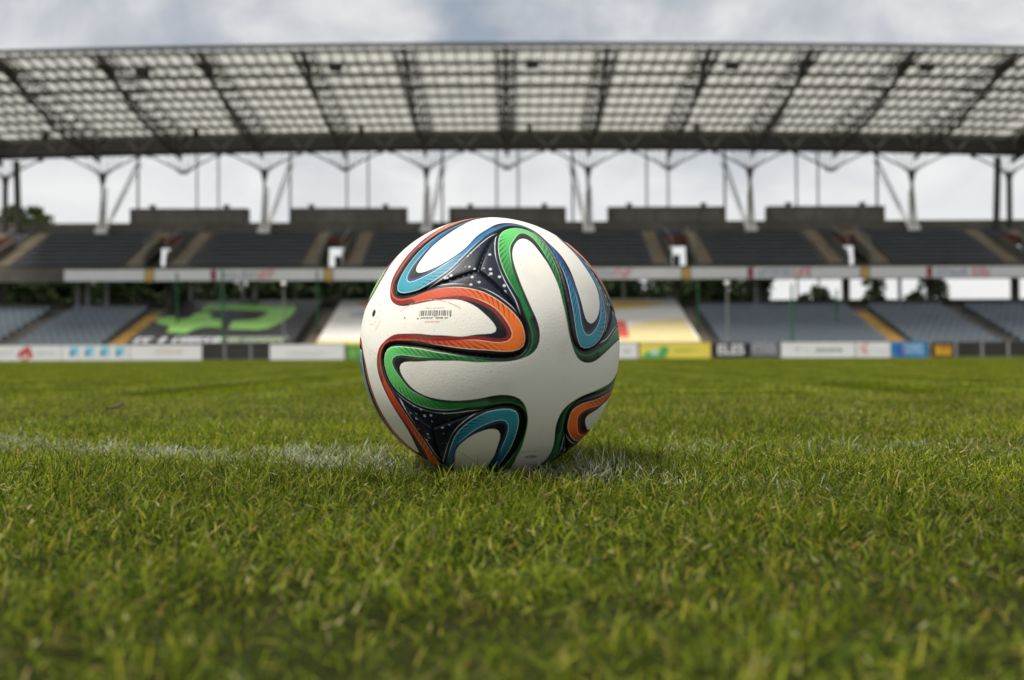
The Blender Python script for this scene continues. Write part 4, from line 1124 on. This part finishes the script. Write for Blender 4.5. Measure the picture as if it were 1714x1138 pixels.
def blades(name, x, y, h, w_, seed, levels=3, paint=None, lean_out=None, zbase=0.0, cut=False):
    """many curved, tapered blades as ONE mesh with a colour per blade"""
    r_ = np.random.default_rng(seed); n = len(x)
    ang = r_.uniform(0, 2 * PI, n); lean = np.abs(r_.normal(0, .95, n)) + .15
    if cut:
        lean = r_.uniform(.9, 1.7, n)
    dx, dy = np.cos(ang), np.sin(ang)
    if lean_out is not None:
        ox, oy, k = lean_out
        dx = dx * (1 - k) + ox * k * 1.6; dy = dy * (1 - k) + oy * k * 1.6; L = np.hypot(dx, dy) + 1e-9; dx /= L; dy /= L; lean = lean + k * .9
    tw = ang + r_.normal(PI / 2, .9, n); sx, sy = np.cos(tw), np.sin(tw)
    curl = r_.uniform(.2, 1.5, n)
    vs = []
    for l in range(levels):
        s = l / levels
        a = lean * (1 + curl * s)
        hx = np.sin(np.minimum(a, 1.75)) * s * h; hz = np.cos(np.minimum(a, 1.75) * .75) * s * h
        ww = w_ * (1 - .55 * s ** 1.6) * .5
        cx_, cy_, cz_ = x + dx * hx, y + dy * hx, zbase + hz
        vs += [np.c_[cx_ - sx * ww, cy_ - sy * ww, cz_], np.c_[cx_ + sx * ww, cy_ + sy * ww, cz_]]
    a = np.minimum(lean * (1 + curl), 1.75)
    vs.append(np.c_[x + dx * np.sin(a) * h, y + dy * np.sin(a) * h, zbase + np.maximum(np.cos(a * .75), .15) * h])
    nv = 2 * levels + 1
    V = np.stack(vs, 1).reshape(-1, 3)
    base = np.arange(n)[:, None] * nv
    quads = np.concatenate([base + np.array([2*l, 2*l+1, 2*l+3, 2*l+2]) for l in range(levels - 1)])
    tris = base + np.array([2*levels-2, 2*levels-1, 2*levels])
    me = bpy.data.meshes.new(name)
    nq, ntr = len(quads), len(tris)
    me.vertices.add(len(V)); me.vertices.foreach_set('co', V.ravel().astype(np.float32))
    me.loops.add(nq * 4 + ntr * 3); me.loops.foreach_set('vertex_index', np.concatenate([quads.ravel(), tris.ravel()]).astype(np.int32))
    me.polygons.add(nq + ntr)
    me.polygons.foreach_set('loop_start', np.concatenate([np.arange(nq) * 4, nq * 4 + np.arange(ntr) * 3]).astype(np.int32))
    me.update(calc_edges=True); me.validate()
    me.polygons.foreach_set('use_smooth', [True] * len(me.polygons))
    # colour: greens, some yellow and straw
    u = r_.random(n)[:, None] ** 1.4; k = r_.random(n)
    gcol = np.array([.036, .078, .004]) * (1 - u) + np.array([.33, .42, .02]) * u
    gcol[k > .83] = np.array([.46, .44, .05]) * r_.uniform(.75, 1.2, (k > .83).sum())[:, None]
    gcol[k > .945] = np.array([.48, .40, .15]) * r_.uniform(.6, 1.15, (k > .945).sum())[:, None]
    gcol[k > .988] = np.array([.24, .13, .05])
    if cut:                                       # dry clippings lying on top
        gcol = np.array([.50, .47, .16]) * (1 - u) + np.array([.62, .58, .34]) * u
        gcol[k > .8] = np.array([.40, .23, .06])
        gcol[k < .25] = np.array([.38, .42, .06])
    patch = vnoise(x, y, .13, 3)[:, None]
    gcol = gcol * (.78 + .44 * patch)
    colv = np.repeat(gcol[:, None, :], nv, 1)
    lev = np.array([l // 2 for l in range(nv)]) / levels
    colv = colv * (.88 + .17 * lev)[None, :, None]                 # shade low in the turf painted in: blades darken slightly towards the root
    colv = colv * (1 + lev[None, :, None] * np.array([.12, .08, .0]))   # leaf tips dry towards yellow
    if paint is not None:
        pw = (paint[:, None] * np.clip((lev - .12) * 2.2, 0, 1)[None, :])[:, :, None]
        colv = colv * (1 - pw) + np.array([.72, .72, .66]) * pw
    rgba = np.concatenate([colv.reshape(-1, 3), np.ones((n * nv, 1))], 1).astype(np.float32)
    ca = me.color_attributes.new('blade', 'FLOAT_COLOR', 'POINT'); ca.data.foreach_set('color', rgba.ravel())
    me.materials.append(M['grass'])
    return me
# near lawn: every blade a real blade
FAR_A = 2.3
n1, n2 = 230000, 130000
n3 = 50000                                     # the lawn goes on to both sides
n = n1 + n2 + n3
y = np.sqrt(np.concatenate([RNG.uniform(.13 ** 2, 1.4 ** 2, n1), RNG.uniform(1.4 ** 2, FAR_A ** 2, n2), RNG.uniform(0, FAR_A ** 2, n3)])); x = RNG.uniform(-1, 1, n) * (.56 * y + .14)
x[n1 + n2:] = np.sign(x[n1 + n2:]) * (.56 * y[n1 + n2:] + .14 + RNG.uniform(0, .6, n3))
k = np.clip(.5 + 1.5 * (vnoise(x, y, .022, 1) * .4 + vnoise(x, y, .05, 4) * .35 + vnoise(x, y, .17, 2) * .25 - .5), 0, 1)
h = (.0048 + .0086 * k) * RNG.uniform(.6, 1.4, n); w_ = RNG.uniform(.0005, .00125, n)
z0_ = RNG.uniform(0, .0105, n) * (.4 + 1.1 * k)

h *= np.where(RNG.random(n) > .9945, 1.9, 1) * np.where(RNG.random(n) > .9993, 2.2, 1)
rx, ry = x - BALL.x, y - BALL.y; rr2 = np.hypot(rx, ry)
zb = RB_ - np.sqrt(np.clip(RB_ ** 2 - np.minimum(rr2, RB_) ** 2, 0, None))
h *= 1 + (.35 + 1.1 * (RNG.random(n) > .93)) * np.clip(1 - np.abs(rr2 - .11) / .05, 0, 1)
near_b = np.clip((.085 - rr2) / .05, 0, 1)
h = np.where(rr2 < .1, np.minimum(h, np.maximum(zb * .92 - z0_, .002)), h)
keep = (rr2 > .045) & (RNG.random(n) < .35 + 1.1 * k)
line_c = .82 - .50 * x + .03 * (vnoise(x, y, .2, 9) - .5)          # the chalk line runs a little aslant under the ball
dl = np.abs(y - line_c); pr_ = np.clip(1.45 - dl / .050, 0, 1) ** 1.2
side = np.interp(x, [-.75, -.5, -.3, -.12, .06, .14, .26], [.42, .6, .9, 1.15, .6, .2, .05]) * np.clip(2.3 * vnoise(x, y, .03, 6) - .3, .08, 1.25)
dry = np.clip(1 - np.abs(y - .98 - .05 * x) / .10, 0, 1) * np.where(x > .12, .22, 0) * np.clip(2 * vnoise(x, y, .06, 12) - .3, 0, 1)
side = np.maximum(pr_ * side, dry); pr_ = 1.0
paint = (RNG.random(n) < pr_ * side) * RNG.uniform(.45, 1, n)
x, y, h, w_, z0_, paint, rx, ry, rr2, near_b = (a[keep] for a in (x, y, h, w_, z0_, paint, rx, ry, rr2, near_b))
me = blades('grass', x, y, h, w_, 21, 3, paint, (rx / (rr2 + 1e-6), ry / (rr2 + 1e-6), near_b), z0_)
n = 17000
yc = np.sqrt(RNG.uniform(.15 ** 2, FAR_A ** 2, n)); xc = RNG.uniform(-1, 1, n) * (.56 * yc + .14)
kc = (np.hypot(xc - BALL.x, yc - BALL.y) > .11) & (RNG.random(n) < .3 + vnoise(xc, yc, .12, 15))
xc, yc = xc[kc], yc[kc]; n = len(xc)
tag(link('grass', blades('clippings', xc, yc, RNG.uniform(.003, .009, n), RNG.uniform(.0007, .0016, n), 44, 2, None, None, RNG.uniform(.009, .0165, n), True)),
    'dry straw coloured grass clippings lying on the mown turf', 'grass', kind='stuff')
tag(link('grass', me), 'short mown green grass of the pitch around the ball', 'grass', kind='stuff')

def scatter(name, proto, pts, rots, label):
    """one object that repeats a turf tile on points (geometry nodes)"""
    pm_ = bpy.data.meshes.new(name); pm_.from_pydata(pts, [], [])
    a = pm_.attributes.new('turn', 'FLOAT_VECTOR', 'POINT'); a.data.foreach_set('vector', np.array([(0, 0, r) for r in rots], np.float32).ravel())
    po = bpy.data.objects.new(name + '_tile', proto)
    ng = bpy.data.node_groups.new(name, 'GeometryNodeTree')
    ng.interface.new_socket('Geometry', in_out='INPUT', socket_type='NodeSocketGeometry'); ng.interface.new_socket('Geometry', in_out='OUTPUT', socket_type='NodeSocketGeometry')
    gi = ng.nodes.new('NodeGroupInput'); go = ng.nodes.new('NodeGroupOutput')
    ip = ng.nodes.new('GeometryNodeInstanceOnPoints'); oi_ = ng.nodes.new('GeometryNodeObjectInfo'); oi_.inputs['Object'].default_value = po
    na = ng.nodes.new('GeometryNodeInputNamedAttribute'); na.data_type = 'FLOAT_VECTOR'; na.inputs['Name'].default_value = 'turn'
    ng.links.new(gi.outputs[0], ip.inputs['Points']); ng.links.new(oi_.outputs['Geometry'], ip.inputs['Instance'])
    e2r = ng.nodes.new('FunctionNodeEulerToRotation'); ng.links.new(na.outputs['Attribute'], e2r.inputs[0]); ng.links.new(e2r.outputs[0], ip.inputs['Rotation'])
    ng.links.new(ip.outputs[0], go.inputs[0])
    o = link(name, pm_); md = o.modifiers.new('scatter', 'NODES'); md.node_group = ng
    tag(o, label, 'grass', kind='stuff')
    return o
def tile(size, n_, hh, ww, seed, lv):
    r_ = np.random.default_rng(seed); x = r_.uniform(-size / 2, size / 2, n_); y = r_.uniform(-size / 2, size / 2, n_)
    kk = vnoise(x, y, size / 5, seed)
    return blades('turf_tile', x, y, (hh * (.8 + .5 * kk)) * r_.uniform(.62, 1.3, n_), r_.uniform(.7, 1.4, n_) * ww, seed, lv)
def tiles(size, y0, y1, k=.72, m_=.9):
    P, Rr = [], []
    yy = y0 + size / 2
    while yy < y1:
        half = k * (yy + size) + m_; nx = int(math.ceil(half / size))
        for i in range(-nx, nx + 1):
            P.append((i * size, yy, 0)); Rr.append(random.randrange(4) * PI / 2)
        yy += size
    return P, Rr
s = .5; P, Rr = tiles(s, FAR_A - .02, 9.3)
scatter('grass', tile(s, 10000, .0150, .0020, 31, 2), P, Rr, 'short green grass of the pitch beyond the ball')
s = 2.0; P, Rr = tiles(s, 9.25, 55.3, m_=3)
scatter('grass', tile(s, 20000, .017, .005, 32, 2), P, Rr, 'far green grass of the pitch in front of the advertising boards')

# a withered leaf lying in the grass and a long bent blade
bm = bmesh.new()
pts = [(-.013, 0, .003), (-.006, .006, .007), (.004, .0065, .006), (.013, .001, .010), (.005, -.006, .005), (-.006, -.0055, .004), (0, 0, .0085)]
vv = [bm.verts.new(p) for p in pts]
for i in range(6): bm.faces.new((vv[i], vv[(i + 1) % 6], vv[6]))
me = bpy.data.meshes.new('fallen_leaf'); bm.to_mesh(me); bm.free(); me.materials.append(M['leaf_brown'])
o = link('fallen_leaf', me, None, (X(193, 1.62), 1.62, .016)); o.scale = (1.1, 1.1, 1.1)
o.modifiers.new('thick', 'SOLIDIFY').thickness = .002
tag(o, 'small withered dark brown leaf lying on the grass left of the ball', 'leaf')
